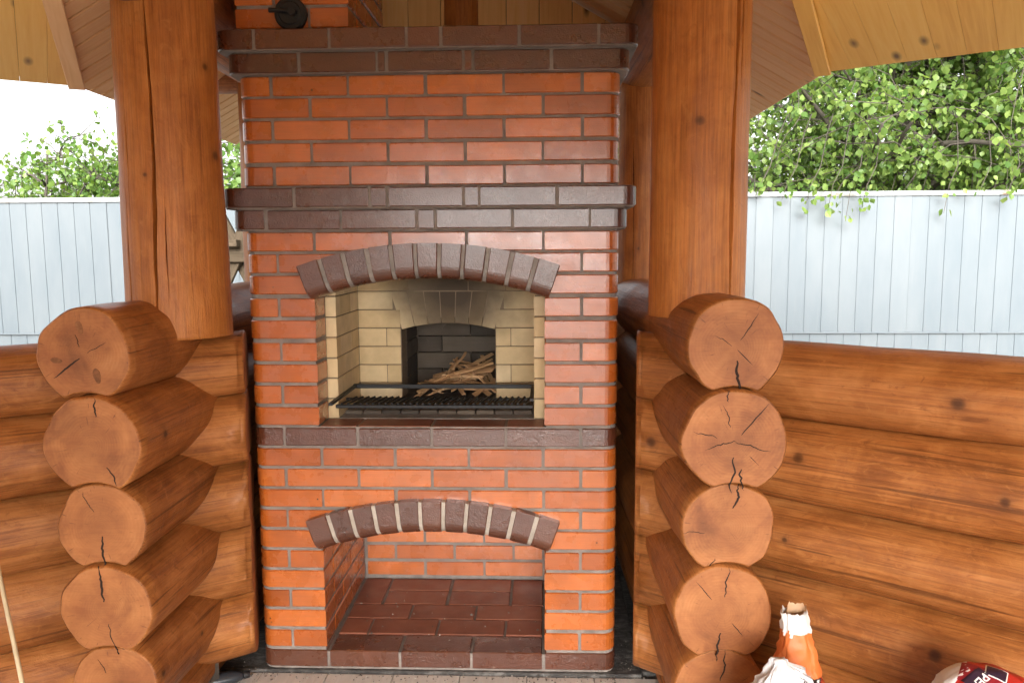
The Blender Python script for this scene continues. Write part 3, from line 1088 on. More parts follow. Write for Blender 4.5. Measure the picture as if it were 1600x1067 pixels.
# ------------------------------------------------------------------ roof with its ceiling boards
roof = thing("roof", "pine boarded pavilion roof with low eaves over the fireplace bay", "roof", (0, 0, 2.13))
P = Vector((0, -2.6, 2.931))
ER, EL = Vector((1.405, .27, 2.13)), Vector((-1.405, .332, 2.13))
EL = Vector((-1.385, .332, 2.13))
BR, BL = Vector((1.405, 2.07, 2.13)), Vector((-1.435, 2.07, 2.13))
RB = Vector((0, 2.07, 2.931))
e57R = Vector((math.sin(R(57)), -math.cos(R(57)), 0))
e57L = Vector((-math.sin(R(57)), -math.cos(R(57)), 0))
DR, DL = ER + e57R * 3.1, EL + e57L * 3.1

def clip(poly, axis, val, keep_greater):
    out = []
    n = len(poly)
    for i in range(n):
        a, b_ = poly[i], poly[(i + 1) % n]
        ia = (a[axis] >= val) == keep_greater
        ib = (b_[axis] >= val) == keep_greater
        if ia: out.append(a)
        if ia != ib:
            t = (val - a[axis]) / (b_[axis] - a[axis])
            out.append((a[0] + (b_[0] - a[0]) * t, a[1] + (b_[1] - a[1]) * t))
    return out

def panel(name, pts, eave_a, eave_b, width, mat, thick=.014, gap=.009, start=0.0, bev=.003):
    """boards running up the slope, laid side by side along the eave"""
    o3 = Vector(eave_a)
    ea = (Vector(eave_b) - o3).normalized()
    nrm = None
    for i in range(len(pts)):
        nn = (Vector(pts[(i + 1) % len(pts)]) - Vector(pts[i])).cross(Vector(pts[(i + 2) % len(pts)]) - Vector(pts[i]))
        if nn.length > 1e-4:
            nrm = nn.normalized(); break
    if nrm.z < 0: nrm = -nrm
    upv = nrm.cross(ea)
    if upv.z < 0: upv = -upv
    poly = [((Vector(p) - o3).dot(ea), (Vector(p) - o3).dot(upv)) for p in pts]
    amin, amax = min(p[0] for p in poly), max(p[0] for p in poly)
    a = amin + start
    while a < amax:
        pc = clip(clip(poly, 0, a + gap / 2, True), 0, a + width - gap / 2, False) if True else poly
        if len(pc) >= 3:
            ca = a + width / 2
            cb = sum(p[1] for p in pc) / len(pc)
            ar = 0
            for i in range(len(pc)):
                x0, y0 = pc[i]; x1, y1 = pc[(i + 1) % len(pc)]
                ar += x0 * y1 - x1 * y0
            if abs(ar) > 1e-4:
                if ar < 0: pc = pc[::-1]
                V, F = prism([(p[0] - ca, p[1] - cb) for p in pc], 0, thick, bev)
                o = obj(name, V, F, mat, roof)
                sx = ea.cross(upv)
                zz = nrm if sx.dot(nrm) > 0 else -nrm
                mt = Matrix(((ea.x, upv.x, sx.x, 0), (ea.y, upv.y, sx.y, 0), (ea.z, upv.z, sx.z, 0), (0, 0, 0, 1)))
                if sx.dot(nrm) < 0:
                    mt = mt @ Matrix.Scale(-1, 4, (0, 0, 1)) if False else mt
                pos = o3 + ea * ca + upv * cb - roof.location + nrm * rnd.uniform(0, .0012)
                if sx.dot(nrm) < 0:
                    pos = pos + nrm * thick
                o.matrix_local = Matrix.Translation(pos) @ mt
        a += width
    # the covering above
    V = [Vector(p) + Vector((0, 0, .019)) - roof.location for p in pts] + [Vector(p) + Vector((0, 0, .08)) - roof.location for p in pts]
    n = len(pts)
    F = [tuple(range(n)), tuple(reversed(range(n, 2 * n)))] + [(i, i + n, (i + 1) % n + n, (i + 1) % n) for i in range(n)]
    c = obj("roof_covering", V, F, M['roofing'], roof)
    bm = bmesh.new(); bm.from_mesh(c.data); bmesh.ops.recalc_face_normals(bm, faces=bm.faces); bm.to_mesh(c.data); bm.free()

panel("ceiling_board", [ER, BR, RB, P], ER, BR, .088, M['bayceil'])
panel("ceiling_board", [EL, BL, RB, P], EL, BL, .088, M['bayceil'])
panel("ceiling_board", [ER, DR, P], ER, DR, .088, M['ceil'], gap=.0006, bev=.0007)
panel("ceiling_board", [EL, DL, P], EL, DL, .088, M['ceil'], gap=.0006, bev=.0007)
# the pavilion roof goes on round behind the camera
GR, GL = Vector((3.4, -5.2, 2.13)), Vector((-2.9, -5.6, 2.13))   # open entrance behind the camera
panel("ceiling_board", [DR, GR, P], DR, GR, .25, M['ceil'])
panel("ceiling_board", [DL, GL, P], DL, GL, .25, M['ceil'])
panel("ceiling_board", [GR, GL, P], GR, GL, .25, M['ceil'])
# battens along the valleys
for a in (ER, EL):
    d = (P - a)
    L = d.length
    for off, w_, mt in ((.0, .026, M['ceil']), (.028, .026, M['bayceil'])):
        pass
    sgn = 1 if a.x > 0 else -1
    q4 = d.to_track_quat('Y', 'Z').to_matrix().to_4x4()
    bx = boxm(-.028, .028, .015, L, -.016, -.002, .003)
    o = obj("valley_batten", *bx, M['bayceil'] if a.x < 0 else M['ceil'], roof)
    o.matrix_local = Matrix.Translation(a - roof.location + Vector((.012 * -sgn, 0, -.006))) @ q4
# gable wall of upright boards behind the chimney, with its king post
for i in range(13):
    wv = .15
    x0 = -.975 + i * wv
    z0 = 2.36
    def zr_(x): return 2.931 - abs(x) * .57 - .012
    x1 = x0 + wv - .003
    pts = [(x0, z0), (x1, z0), (x1, zr_(x1))]
    if x0 < 0 < x1: pts.append((0, zr_(0)))
    pts.append((x0, zr_(x0)))
    if min(zr_(x0), zr_(x1)) < z0 + .03: continue
    cx_ = (x0 + x1) / 2
    V, F = prism([(p[0] - cx_, p[1] - 2.6) for p in pts], 0, .02, .0015)
    o = obj("gable_board", [(v[0], v[1], v[2]) for v in V], F, M['gable'], roof)
    o.matrix_local = Matrix.Translation((cx_, 1.08 - roof.location.y, 2.6 - 2.13)) @ Matrix.Rotation(R(90), 4, 'X')
V, F = prism([(-.97, -.235), (.97, -.235), (.97, -.25 + .03), (0, .31), (-.97, -.25 + .03)], 0, .012, .001)
o = obj("gable_backing", V, F, M['roofing'], roof)
o.matrix_local = Matrix.Translation((0, 1.094 - roof.location.y, 2.6 - 2.13)) @ Matrix.Rotation(R(90), 4, 'X')
th_ = [math.pi * i / 14 for i in range(15)]
V, F = loft([[(.078 * math.cos(-t), z, -.06 * math.sin(t) * -1) for t in th_] for z in (0, .62)])
kp = obj("king_post", V, F, M['post'], roof)
kp.matrix_local = Matrix.Translation((.018, 1.06, 2.33 - 2.13)) @ Matrix.Rotation(R(90), 4, 'X')

# ------------------------------------------------------------------ fence
def m_fence():
    mt, nt, b = newmat("fence_sheet")
    v, rn, ov = objvec(nt, 6)
    c = ramp(nt, noise_t(nt, mapping(nt, v, (1.5, 1, .5)), 2.5, 4), [(.3, (.128, .156, .175)), (.7, (.166, .190, .204))])
    dirt = ramp(nt, noise_t(nt, mapping(nt, v, (14, 14, 1.2)), 2, 5, .7), [(.55, (0, 0, 0)), (.8, (.3, .3, .3))])
    c = mixc(nt, dirt, c, (.2, .21, .21))
    nt.links.new(c, b.inputs["Base Color"])
    b.inputs["Roughness"].default_value = .38
    return mt
def m_rail():
    mt, nt, b = newmat("rusty_rail")
    v, rn, ov = objvec(nt, 6)
    c = ramp(nt, noise_t(nt, mapping(nt, v, (3, 8, 8)), 1.2, 6, .7), [(.52, (.38, .40, .40)), (.62, (.27, .24, .20)), (.68, (.22, .09, .04))])
    nt.links.new(c, b.inputs["Base Color"])
    b.inputs["Roughness"].default_value = .6
    return mt
M['fence'], M['rail'] = m_fence(), m_rail()
fence = thing("fence", "pale blue profiled metal sheet fence behind the pavilion", "fence", (0, 4.25, -.34))
FT, FM = 1.965 + .34, .80 + .34
def sheet(width, z0, z1, rib=.145):
    prof = []
    x = 0
    while x < width - .01:
        prof += [(x, 0), (x + .003, .0), (x + .006, .005), (x + .013, .005), (x + .015, 0)]
        x += rib
    prof.append((width + .012, -.003))
    V, F = [], []
    for z in (z0, z1):
        V += [(px, py, z) for px, py in prof]
    n = len(prof)
    V += [(px, py + .0012, z) for z in (z0, z1) for px, py in prof]
    for i in range(n - 1):
        F.append((i, i + 1, n + i + 1, n + i))
        F.append((2 * n + i, 3 * n + i, 3 * n + i + 1, 2 * n + i + 1))
    F.append((n, 2 * n - 1, 4 * n - 1, 3 * n))
    return V, F
W = .145 * 8
up_me = lo_me = None
for i in range(14):
    x0 = -8.1 + i * W
    if up_me is None:
        o1 = obj("fence_sheet", *sheet(W, FM - .03, FT), M['fence'], fence)
        o2 = obj("fence_sheet", *sheet(W, 0, FM - .012), M['fence'], fence)
        up_me, lo_me = o1.data, o2.data
    else:
        o1, o2 = link("fence_sheet", up_me, fence), link("fence_sheet", lo_me, fence)
    o1.location = (x0, rnd.uniform(-.002, .002), 0)
    o2.location = (x0 + .06, .016, 0)
obj("top_rail", *join(boxm(-8.1, 8.2, -.014, .03, FT - .022, FT + .010, .003), boxm(-8.1, 8.2, -.020, -.014, FT - .03, FT + .006, .001)), M['rail'], fence)
obj("lap_strip", *boxm(-8.1, 8.2, -.012, .012, FM - .035, FM - .022, .002), M['fence'], fence)
pm = None
for i in range(7):
    if pm is None:
        o = obj("fence_post", *boxm(-.03, .03, .03, .09, 0, FT - .03, .004), M['rail'], fence); pm = o.data
    else:
        o = link("fence_post", pm, fence)
    o.location = (-7.6 + i * 2.55, 0, 0)

# ------------------------------------------------------------------ unseen dark house, added to block rear-left light and brick reflections
hs_ = thing("blocker_house", "unseen dark log house added behind the camera to block reflections", "house", (-7.4, -11.5, -.34))
wl_ = []
for i in range(12):
    wl_.append(tube([(-5.2, 0, .14 + i * .26), (5.2, 0, .14 + i * .26)], .14, 10))
obj("wall", *join(*wl_), M['log'], hs_)
V, F = [(-5.8, .8, 3.0), (5.8, .8, 3.0), (5.8, -3, 5.6), (-5.8, -3, 5.6), (-5.8, .8, 2.85), (5.8, .8, 2.85), (5.8, -3, 5.4), (-5.8, -3, 5.4)], [(0, 1, 2, 3), (7, 6, 5, 4), (0, 4, 5, 1), (1, 5, 6, 2), (2, 6, 7, 3), (3, 7, 4, 0)]
obj("roof", V, F, M['roofing'], hs_)
for x_ in (-2.6, 2.4):
    wd = obj("window", *boxm(x_ - .6, x_ + .6, .12, .2, 1.0, 2.2, .01), M['plank'], hs_)
    obj("pane", *boxm(x_ - .5, x_ + .5, .19, .21, 1.1, 2.1, .003), M['steel'], wd)

# ------------------------------------------------------------------ trees and shrubs
def m_leaf(name, dark, light):
    mt, nt, b = newmat(name)
    g = nt.nodes.new("ShaderNodeNewGeometry")
    oi = nt.nodes.new("ShaderNodeObjectInfo")
    rn = math_(nt, 'FRACT', math_(nt, 'ADD', g.outputs["Random Per Island"], oi.outputs["Random"]))
    c = ramp(nt, rn, [(0, dark), (.6, tuple((a + b_) / 2 for a, b_ in zip(dark, light))), (1, light)])
    nt.links.new(c, b.inputs["Base Color"])
    b.inputs["Roughness"].default_value = .42
    tr = nt.nodes.new("ShaderNodeBsdfTranslucent")
    c2 = mixc(nt, 1, c, (1.5, 1.5, .7), 'MULTIPLY')
    nt.links.new(c2, tr.inputs[0])
    mx = nt.nodes.new("ShaderNodeMixShader")
    mx.inputs[0].default_value = .38
    out = nt.nodes["Material Output"]
    nt.links.new(b.outputs[0], mx.inputs[1])
    nt.links.new(tr.outputs[0], mx.inputs[2])
    nt.links.new(mx.outputs[0], out.inputs[0])
    return mt
M['leaf'] = m_leaf("broad_leaf", (.085, .17, .035), (.28, .38, .10))
M['leaf2'] = m_leaf("shrub_leaf", (.09, .19, .04), (.28, .40, .10))
M['bark'] = m_plain("bark", (.09, .075, .06), .9, var=.4, scale=20, bumpv=.6)
nprng = np.random.default_rng(5)

LEAF = np.array([(0, 0, 0), (.36, .30, .05), (.42, .58, .02), (0, 1.0, -.10), (-.42, .58, .02), (-.36, .30, .05), (0, .5, -.06)])
LEAFF = [(0, 1, 6), (1, 2, 6), (2, 3, 6), (3, 4, 6), (4, 5, 6), (5, 0, 6)]

def leaf_cloud(name, pos, size, mat, par, droop=.5):
    n = len(pos)
    rot = nprng.uniform(0, 2 * np.pi, n)
    tilt = nprng.normal(-droop, .55, n)
    rollv = nprng.normal(0, .6, n)
    s = size * nprng.uniform(.45, 1.2, n)
    L = LEAF[None, :, :] * s[:, None, None]
    cr, sr = np.cos(rollv)[:, None], np.sin(rollv)[:, None]
    x, y, z = L[..., 0], L[..., 1], L[..., 2]
    x, z = x * cr + z * sr, -x * sr + z * cr
    ct, st = np.cos(tilt)[:, None], np.sin(tilt)[:, None]
    y, z = y * ct - z * st, y * st + z * ct
    co, so = np.cos(rot)[:, None], np.sin(rot)[:, None]
    x, y = x * co - y * so, x * so + y * co
    V = np.stack([x, y, z], -1) + pos[:, None, :]
    V = V.reshape(-1, 3)
    tri = np.array(LEAFF)
    F = (tri[None] + (np.arange(n) * len(LEAF))[:, None, None]).reshape(-1, 3)
    me = bpy.data.meshes.new(name)
    me.vertices.add(len(V)); me.vertices.foreach_set("co", V.astype(np.float32).ravel())
    me.loops.add(len(F) * 3); me.loops.foreach_set("vertex_index", F.astype(np.int32).ravel())
    me.polygons.add(len(F))
    me.polygons.foreach_set("loop_start", (np.arange(len(F)) * 3).astype(np.int32))
    me.polygons.foreach_set("loop_total", np.full(len(F), 3, np.int32))
    me.materials.append(mat)
    me.update(calc_edges=True)
    o = link(name, me, par)
    return kind(o, "stuff")

def branch(rr, start, direc, length, n=7, sag=.25, wig=.12):
    p = Vector(start)
    d = Vector(direc).normalized()
    pts = [p.copy()]
    for i in range(n):
        d = (d + Vector((rr.gauss(0, wig), rr.gauss(0, wig), rr.gauss(0, wig) - sag / n))).normalized()
        p = p + d * (length / n)
        pts.append(p.copy())
    return pts

# broad-leaved tree beyond the fence, right
def tree(lab, base, h_trunk, limbs, seed, leaf_n, size, mat, cat="tree", spread=1.0, name="leafy_tree", twig_sag=.7, hang=.35, trunk_r=.11, tw_n=3):
    rr = random.Random(seed)
    t = thing(name, lab, cat, base)
    tr_pts = branch(rr, (0, 0, 0), (.04, 0, 1), h_trunk, 8, 0, .06)
    obj("trunk", *tube(tr_pts, [trunk_r * (1 - .6 * i / 8) for i in range(9)], 10), M['bark'], t, smooth=True)
    br, tw, pos = [], [], []
    for i in range(limbs):
        f = rr.uniform(.35, 1)
        s = tr_pts[int(f * 8)]
        a = 2 * math.pi * (i * .381966 + rr.uniform(-.06, .06))
        el = rr.uniform(.05, .9)
        L = spread * rr.uniform(.7, 1.25) * (1.3 - .45 * f)
        pts = branch(rr, s, (math.cos(a), math.sin(a), el), L, 8, .35, .16)
        if any(p_.y + base[1] < 4.5 and p_.z + base[2] < 2.15 for p_ in pts):
            continue
        br.append(tube(pts, [trunk_r * .38 * (1 - .8 * j / 8) + .004 for j in range(9)], 6))
        for j in range(3, 9):
            for q_ in range(tw_n):
                dd = Vector((rr.gauss(0, 1), rr.gauss(0, 1), rr.gauss(.25, .6)))
                tp = branch(rr, pts[j], dd, spread * rr.uniform(.25, .6), 6, twig_sag, .22)
                if any(p_.y + base[1] < 4.42 and p_.z + base[2] < 1.95 + (.25 if rr.random() > hang else -.35) for p_ in tp):
                    continue
                tw.append(tube(tp, [.006, .005, .0045, .004, .0035, .003, .002], 4, False))
                for k in range(leaf_n):
                    u = rr.random() ** .7 * 5.99
                    a_, b_ = tp[int(u)], tp[int(u) + 1]
                    pp = a_.lerp(b_, u - int(u)) + Vector((rr.gauss(0, .035), rr.gauss(0, .035), rr.gauss(-.02, .035)))
                    pos.append(pp)
    obj("limbs", *join(*br), M['bark'], t, smooth=True)
    kind(obj("twigs", *join(*tw), M['bark'], t), "stuff")
    pos = np.array([tuple(p) for p in pos])
    leaf_cloud("foliage", pos, size, mat, t, .75)
    return t

bigtree = tree("large leafy tree with dense green crown hanging over the right fence", (3.85, 6.1, -.34), 4.3, 84, 4, 34, .068, M['leaf'], spread=2.2, tw_n=4)
tree("leafy tree at the far right behind the fence", (7.3, 7.6, -.34), 4.0, 30, 14, 12, .09, M['leaf'], spread=2.0)
tree("sparse young shrub with upright shoots behind the left fence", (-3.75, 5.3, -.34), 2.7, 34, 9, 12, .06, M['leaf2'], "shrub", .85, "garden_shrub", .0, trunk_r=.03)
tree("bushy shrub at the far left edge behind the fence", (-4.95, 5.4, -.34), 2.9, 40, 21, 14, .065, M['leaf2'], "shrub", 1.0, "garden_shrub", .0, trunk_r=.03)
tree("green shrub seen between the left post and the chimney breast", (-2.95, 5.9, -.34), 3.3, 34, 31, 12, .07, M['leaf2'], "shrub", .8, "garden_shrub", .1, trunk_r=.03)

# drooping twigs of the big tree that hang over the fence top, leaf by leaf
lf = bpy.data.meshes.new("leaf")
lf.from_pydata([tuple(v) for v in LEAF * .062], [], LEAFF)
lf.materials.append(M['leaf'])
hr = random.Random(3)
hb_ = Vector((3.85, 6.1, -.34))
tws = []
for hx, zlow, nl in ((2.42, 1.90, 12), (2.62, 1.86, 14), (2.80, 1.80, 16), (2.95, 1.72, 18), (3.08, 1.83, 14), (3.75, 1.78, 10), (2.2, 1.93, 10), (4.25, 1.9, 10), (4.02, 1.93, 9)):
    pts = [Vector((hx + .5, 5.1, 2.75)), Vector((hx + .28, 4.6, 2.5)), Vector((hx + .1, 4.2, 2.18)), Vector((hx, 4.12, 2.02)), Vector((hx - .04, 4.11, zlow))]
    tws.append(tube([p - hb_ for p in pts], [.006, .005, .004, .003, .002], 5))
    for k in range(nl):
        u = 1.5 + 2.49 * hr.random() ** .6
        p = pts[int(u)].lerp(pts[int(u) + 1], u - int(u)) + Vector((hr.gauss(0, .05), hr.gauss(-.02, .025), hr.gauss(0, .03)))
        p.y = min(p.y, 4.19) if p.z < 2.05 else p.y
        o = link("leaf", lf, bigtree)
        o.location = p - hb_
        o.rotation_euler = (R(hr.uniform(-100, -20)), R(hr.uniform(-50, 50)), R(hr.uniform(0, 360)))
        sc = hr.uniform(.6, 1.2)
        o.scale = (sc, sc, sc)
obj("drooping_twig", *join(*tws), M['bark'], bigtree)

# ------------------------------------------------------------------ trestle of old planks outside, left
ts = thing("plank_trestle", "old plank trestle outside between the left post and the fireplace", "trestle", (-1.83, 3.15, -.34))
def plank_between(name, a, b_, w, t, par):
    a, b_ = Vector(a), Vector(b_)
    d = b_ - a
    L = d.length
    o = obj(name, *boxm(-w / 2, w / 2, 0, L, -t / 2, t / 2, .003), M['old_plank'], par)
    o.matrix_local = Matrix.Translation(a) @ d.to_track_quat('Y', 'Z').to_matrix().to_4x4()
    return o
for yy in (0, .9):
    plank_between("leg", (-.97, yy, 0), (.10, yy, 2.13), .04, .12, ts)
    plank_between("leg", (.85, yy + .05, 0), (-.19, yy + .05, 2.09), .04, .11, ts)
plank_between("rail", (-.55, -.045, 1.80), (.35, -.045, 1.80), .035, .075, ts)
plank_between("rail", (-.06, -.1, 1.90), (-.06, 1.1, 1.90), .10, .05, ts)

# ------------------------------------------------------------------ bags, rod, tool, crumbs
def bag(name, lab, loc, rz, rows, mats, fmat_fn, seed, segs=56, crump=.006, nz=44, tilt=0, closed=True):
    """rows: list of (z, half width, half depth, squareness)"""
    V, F, fm = [], [], []
    zs = [r[0] for r in rows]
    rings = []
    for iz in range(nz + 1):
        z = zs[0] + (zs[-1] - zs[0]) * iz / nz
        w_, d_, e_ = (np.interp(z, zs, [r[c] for r in rows]) for c in (1, 2, 3))
        ring = []
        for i in range(segs):
            t = 2 * math.pi * i / segs
            cx_, sx_ = math.cos(t), math.sin(t)
            x = w_ * math.copysign(abs(cx_) ** e_, cx_)
            y = d_ * math.copysign(abs(sx_) ** e_, sx_)
            nn = 1.0 * noise.noise((x * 14 + seed, y * 14, z * 10)) - 1.3 * abs(noise.noise((x * 24, y * 24 + seed, z * 18))) + 1.1 * abs(noise.noise((cx_ * 3 + seed, sx_ * 3, z * 7))) - .8 * abs(noise.noise((x * 55 + z * 30, y * 55 + seed, z * 40)))
            f = 1 + crump * nn / max(w_, .02)
            zz = z
            if iz == nz and not closed:
                zz += .02 * noise.noise((i * .45, seed, 0)) + .008 * noise.noise((i * 1.7, seed, 0))
            ring.append((x * f, y * f, zz + .004 * noise.noise((x * 20, y * 20, seed))))
        rings.append(ring)
    V, F = loft(rings, False)
    F.append(tuple(reversed(range(segs))))
    if closed: F.append(tuple(range(nz * segs, (nz + 1) * segs)))
    fm = [fmat_fn((k // segs) / nz, k % segs) for k in range(nz * segs)] + [0] * (2 if closed else 1)
    o = obj(name, V, F, None, None, True, mats=mats, fmat=fm)
    o.location = loc
    o.rotation_euler = (tilt, 0, rz)
    so = o.modifiers.new("paper", 'SOLIDIFY')
    so.thickness = .0015
    tag(o, lab, "bag")
    return o

def paper(name, col, rough=.6):
    return m_plain(name, col, rough, 0, .1, 25, .25)
M['white_paper'] = paper("white_paper", (.66, .65, .64))
M['white_plastic'] = paper("white_plastic", (.66, .66, .68), .4)
M['orange_print'] = paper("orange_print", (.62, .16, .035), .5)
M['kraft'] = paper("kraft_paper", (.5, .32, .19))
M['ink'] = m_plain("black_ink", (.012, .012, .014), .5, bumpv=0)
M['red_print'] = paper("red_print", (.42, .02, .015), .35)
M['navy'] = m_plain("navy_print", (.025, .012, .03), .4, bumpv=0)
M['maroon'] = m_plain("maroon_print", (.22, .01, .02), .4, bumpv=0)
M['whiteink'] = m_plain("white_ink", (.75, .75, .75), .5, bumpv=0)

def text_on(host, body, size, origin, direction, up, mat, name="lettering", bold=.0, shear=0, off=.0016):
    """flat lettering laid on the host's surface: glyph meshes dropped on it along the print normal"""
    cu = bpy.data.curves.new(name, 'FONT')
    cu.body = body
    cu.size = size
    cu.offset = bold
    cu.shear = shear
    cu.resolution_u = 3
    to = bpy.data.objects.new("tmp", cu)
    C.objects.link(to)
    dg = bpy.context.evaluated_depsgraph_get()
    me = bpy.data.meshes.new_from_object(to.evaluated_get(dg))
    bpy.data.objects.remove(to)
    bm = bmesh.new(); bm.from_mesh(me)
    bmesh.ops.triangulate(bm, faces=bm.faces)
    bmesh.ops.subdivide_edges(bm, edges=[e for e in bm.edges if e.calc_length() > size * .3], cuts=2)
    bmesh.ops.triangulate(bm, faces=bm.faces)
    stick(bm, host, origin, direction, up, off)
    bm.to_mesh(me); bm.free()
    me.materials.clear(); me.materials.append(mat)
    return link(name, me, host)

def stick(bm, host, origin, direction, up, off):
    d, u = Vector(direction).normalized(), Vector(up).normalized()
    n = d.cross(u).normalized()
    bvh = BVHTree.FromPolygons([v.co.copy() for v in host.data.vertices], [tuple(p.vertices) for p in host.data.polygons])
    for v in bm.verts:
        p = Vector(origin) + d * v.co.x + u * v.co.y
        hit = bvh.ray_cast(p + n * .4, -n)
        if hit[0] is not None:
            p = hit[0] + n * off
        v.co = p

def patch_on(host, quad, origin, direction, up, mat, name, off=.001, div=8):
    bm = bmesh.new()
    vs = []
    g = [[None] * (div + 1) for _ in range(div + 1)]
    a, b_, c, d = [Vector((*p, 0)) for p in quad]
    for i in range(div + 1):
        for j in range(div + 1):
            s, t = i / div, j / div
            g[i][j] = bm.verts.new(a * (1 - s) * (1 - t) + b_ * s * (1 - t) + c * s * t + d * (1 - s) * t)
    for i in range(div):
        for j in range(div):
            bm.faces.new((g[i][j], g[i + 1][j], g[i + 1][j + 1], g[i][j + 1]))
    stick(bm, host, origin, direction, up, off)
    me = bpy.data.meshes.new(name)
    bm.to_mesh(me); bm.free()
    me.materials.append(mat)
    for p in me.polygons: p.use_smooth = True
    return link(name, me, host)

# orange paper sack, open at its torn white top
ob = bag("paper_bag", "orange paper bag with torn white top against the right log wall", (1.045, -.735, -.012), R(-8),
         [(0, .10, .05, .55), (.15, .10, .05, .55), (.32, .088, .046, .55), (.42, .068, .042, .55), (.48, .050, .036, .65), (.53, .040, .032, .75), (.58, .036, .026, .9)],
         [M['orange_print'], M['white_paper'], M['kraft']], lambda f, i: 1 if f > .905 + .02 * noise.noise((i * .35, 2, 0)) else 0, 3.0, crump=.012, tilt=R(-3), closed=False, nz=70)
patch_on(ob, [(-.02, 0), (.02, 0), (.016, .035), (-.012, .03)], (.045, -.1, .385), (1, 0, 0), (0, 0, 1), M['ink'], "emblem", .0012)
patch_on(ob, [(-.008, 0), (.008, -.002), (.006, .03), (-.002, .03)], (.046, -.1, .388), (1, 0, 0), (.25, 0, 1), M['whiteink'], "emblem", .0020)
text_on(ob, "ТЕ", .034, (.054, -.1, .395), (1, 0, 0), (0, 0, 1), M['red_print'], bold=.0006)
for k in range(7):
    patch_on(ob, [(-.004, 0), (.004, 0), (.001, .012), (-.001, .012)], (-.076 + k * .0105, -.1, .415), (1, 0, 0), (0, 0, 1), M['ink'], "print_mark", .0012, 2)
# torn inner liner
ln_v, ln_f = [], []
for i in range(18):
    t = math.pi * (i / 17) * 1.1 - .2
    for j, z in enumerate((.52, .565, .598)):
        rr_ = 1 - .12 * j
        ln_v.append((.030 * rr_ * math.cos(t), -.002 + .020 * rr_ * math.sin(t), z + .014 * noise.noise((i * .5, j, 3))))
for i in range(17):
    for j in range(2):
        a = i * 3 + j
        ln_f.append((a, a + 3, a + 4, a + 1))
obj("liner", ln_v, ln_f, M['kraft'], ob, True)

# white sack lying in front of it
wb = bag("plastic_bag", "crumpled white bag with black lettering in front of the orange bag", (.962, -.885, -.012), R(10),
         [(0, .13, .085, .55), (.25, .14, .085, .6), (.38, .125, .075, .65), (.455, .085, .055, .75), (.51, .045, .032, .9), (.545, .022, .012, 1)],
         [M['white_plastic']], lambda f, i: 0, 9.0, crump=.026, nz=70, segs=90)
text_on(wb, "КОТ", .060, (.010, -.1, .405), (1, 0, .52), (-.52, 0, 1), M['ink'], bold=.0012)
text_on(wb, "УСКАЯ", .017, (.004, -.1, .462), (1, 0, .62), (-.62, 0, 1), M['ink'], bold=.0003)

# red sack lying on its side
rb = bag("plastic_sack", "red printed sack with white lettering slumped by the right log wall", (1.385, -.98, -.012), R(-14),
         [(0, .115, .09, .6), (.30, .12, .09, .62), (.49, .115, .08, .7), (.54, .10, .065, .75), (.565, .075, .045, .8), (.58, .04, .025, .9)],
         [M['red_print'], M['white_plastic']], lambda f, i: 1 if (20 < i < 34) else 0, 5.0, crump=.010, nz=60)
RX, RY, RZ = -.006, -.012, .565
tr_, tu_ = Vector((1, 0, 0)), Vector((0, .8, .6))
def rdir(a): return tr_ * math.cos(a) + tu_ * math.sin(a)
pa = R(-22)
def red_patch(x, y, z, w_, h_, mat, off, ang=pa, nm="panel"):
    patch_on(rb, [(-w_, -h_), (w_, -h_), (w_, h_), (-w_, h_)], (x, y, z), rdir(ang), rdir(ang + R(90)), mat, nm, off)
red_patch(RX - .012, RY - .010, RZ, .040, .028, M['maroon'], .0008)
red_patch(RX + .022, RY + .006, RZ, .022, .017, M['whiteink'], .0020)
red_patch(RX + .022, RY + .006, RZ, .0195, .0145, M['navy'], .0032)
red_patch(RX - .024, RY - .016, RZ, .028, .012, M['navy'], .0026, R(42))
text_on(rb, "РЕА", .023, (RX - .006, RY - .004, RZ + .004), rdir(R(226)), rdir(R(316)), M['whiteink'], bold=.0006, off=.0042)

# pale rod leaning at the far left
ROD0, ROD1 = Vector((-.616, -1.2, -.010)), Vector((-1.205, -.60, .995))
o = obj("wooden_rod", *tube([ROD0, ROD0.lerp(ROD1, .5) + Vector((.004, 0, 0)), ROD1], .0055, 10), m_plain("pale_wood", (.62, .52, .34), .5), None, True)
tag(o, "thin pale rod leaning at the left in front of the log wall", "rod")

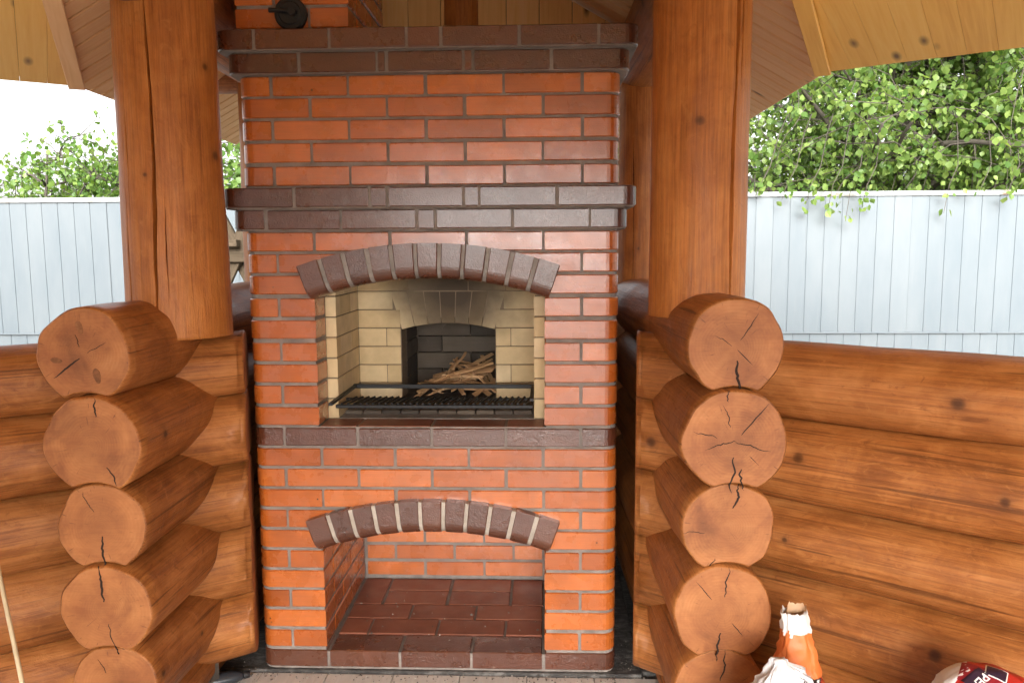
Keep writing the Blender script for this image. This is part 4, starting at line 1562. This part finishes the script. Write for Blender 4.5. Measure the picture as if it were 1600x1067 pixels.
# dark plastic handle on the floor
tl = thing("tool_handle", "dark grey plastic tool handle lying on the floor left of the fireplace", "tool", (-.735, -.105, -.012), R(24))
prof = [(-.10, .012), (-.085, .02), (-.06, .024), (-.02, .026), (.02, .025), (.045, .020), (.06, .014), (.066, .009)]
rings = [[(x, r * 1.1 * math.cos(t), .024 + r * .95 * math.sin(t)) for t in [2 * math.pi * i / 20 for i in range(20)]] for x, r in prof]
obj("grip", *loft(rings), m_plain("dark_plastic", (.03, .035, .042), .28, bumpv=0), tl, True)
rings = [[(x, r * math.cos(t), .024 + r * math.sin(t)) for t in [2 * math.pi * i / 14 for i in range(14)]] for x, r in ((.064, .010), (.07, .0125), (.085, .012), (.088, .009))]
obj("nub", *loft(rings), m_plain("black_rubber", (.012, .012, .013), .6), tl, True)

# crumbs of mortar and soil along the slab edge
rr = random.Random(12)
V, F = [], []
for i in range(420):
    if i < 300:
        x, y = rr.uniform(-.85, .75), -.012 - abs(rr.gauss(0, .03))
        z = -.0115
    elif i < 360:
        x, y, z = rr.uniform(-.36, .37), rr.uniform(.02, .5), zt[1] - .003
    else:
        x, y, z = rr.choice([rr.uniform(-.85, -.65), rr.uniform(.66, .72)]), rr.uniform(-.02, .25), -.003
    s = rr.uniform(.0012, .0042) * (1.8 if rr.random() < .05 else 1)
    b0 = len(V)
    for dx, dy, dz in ((1, 0, 0), (-.6, .9, 0), (-.5, -.8, 0), (0, .1, 1.1)):
        V.append((x + dx * s * rr.uniform(.6, 1.5), y + dy * s * rr.uniform(.6, 1.5), z + dz * s))
    F += [(b0, b0 + 1, b0 + 3), (b0 + 1, b0 + 2, b0 + 3), (b0 + 2, b0, b0 + 3), (b0, b0 + 2, b0 + 1)]
def m_crumb():
    mt, nt, b = newmat("crumbs")
    g = nt.nodes.new("ShaderNodeNewGeometry")
    nt.links.new(ramp(nt, g.outputs["Random Per Island"], [(0, (.03, .025, .02)), (.5, (.12, .10, .08)), (1, (.45, .40, .34))]), b.inputs["Base Color"])
    return mt
kind(obj("debris", V, F, m_crumb()), "stuff")
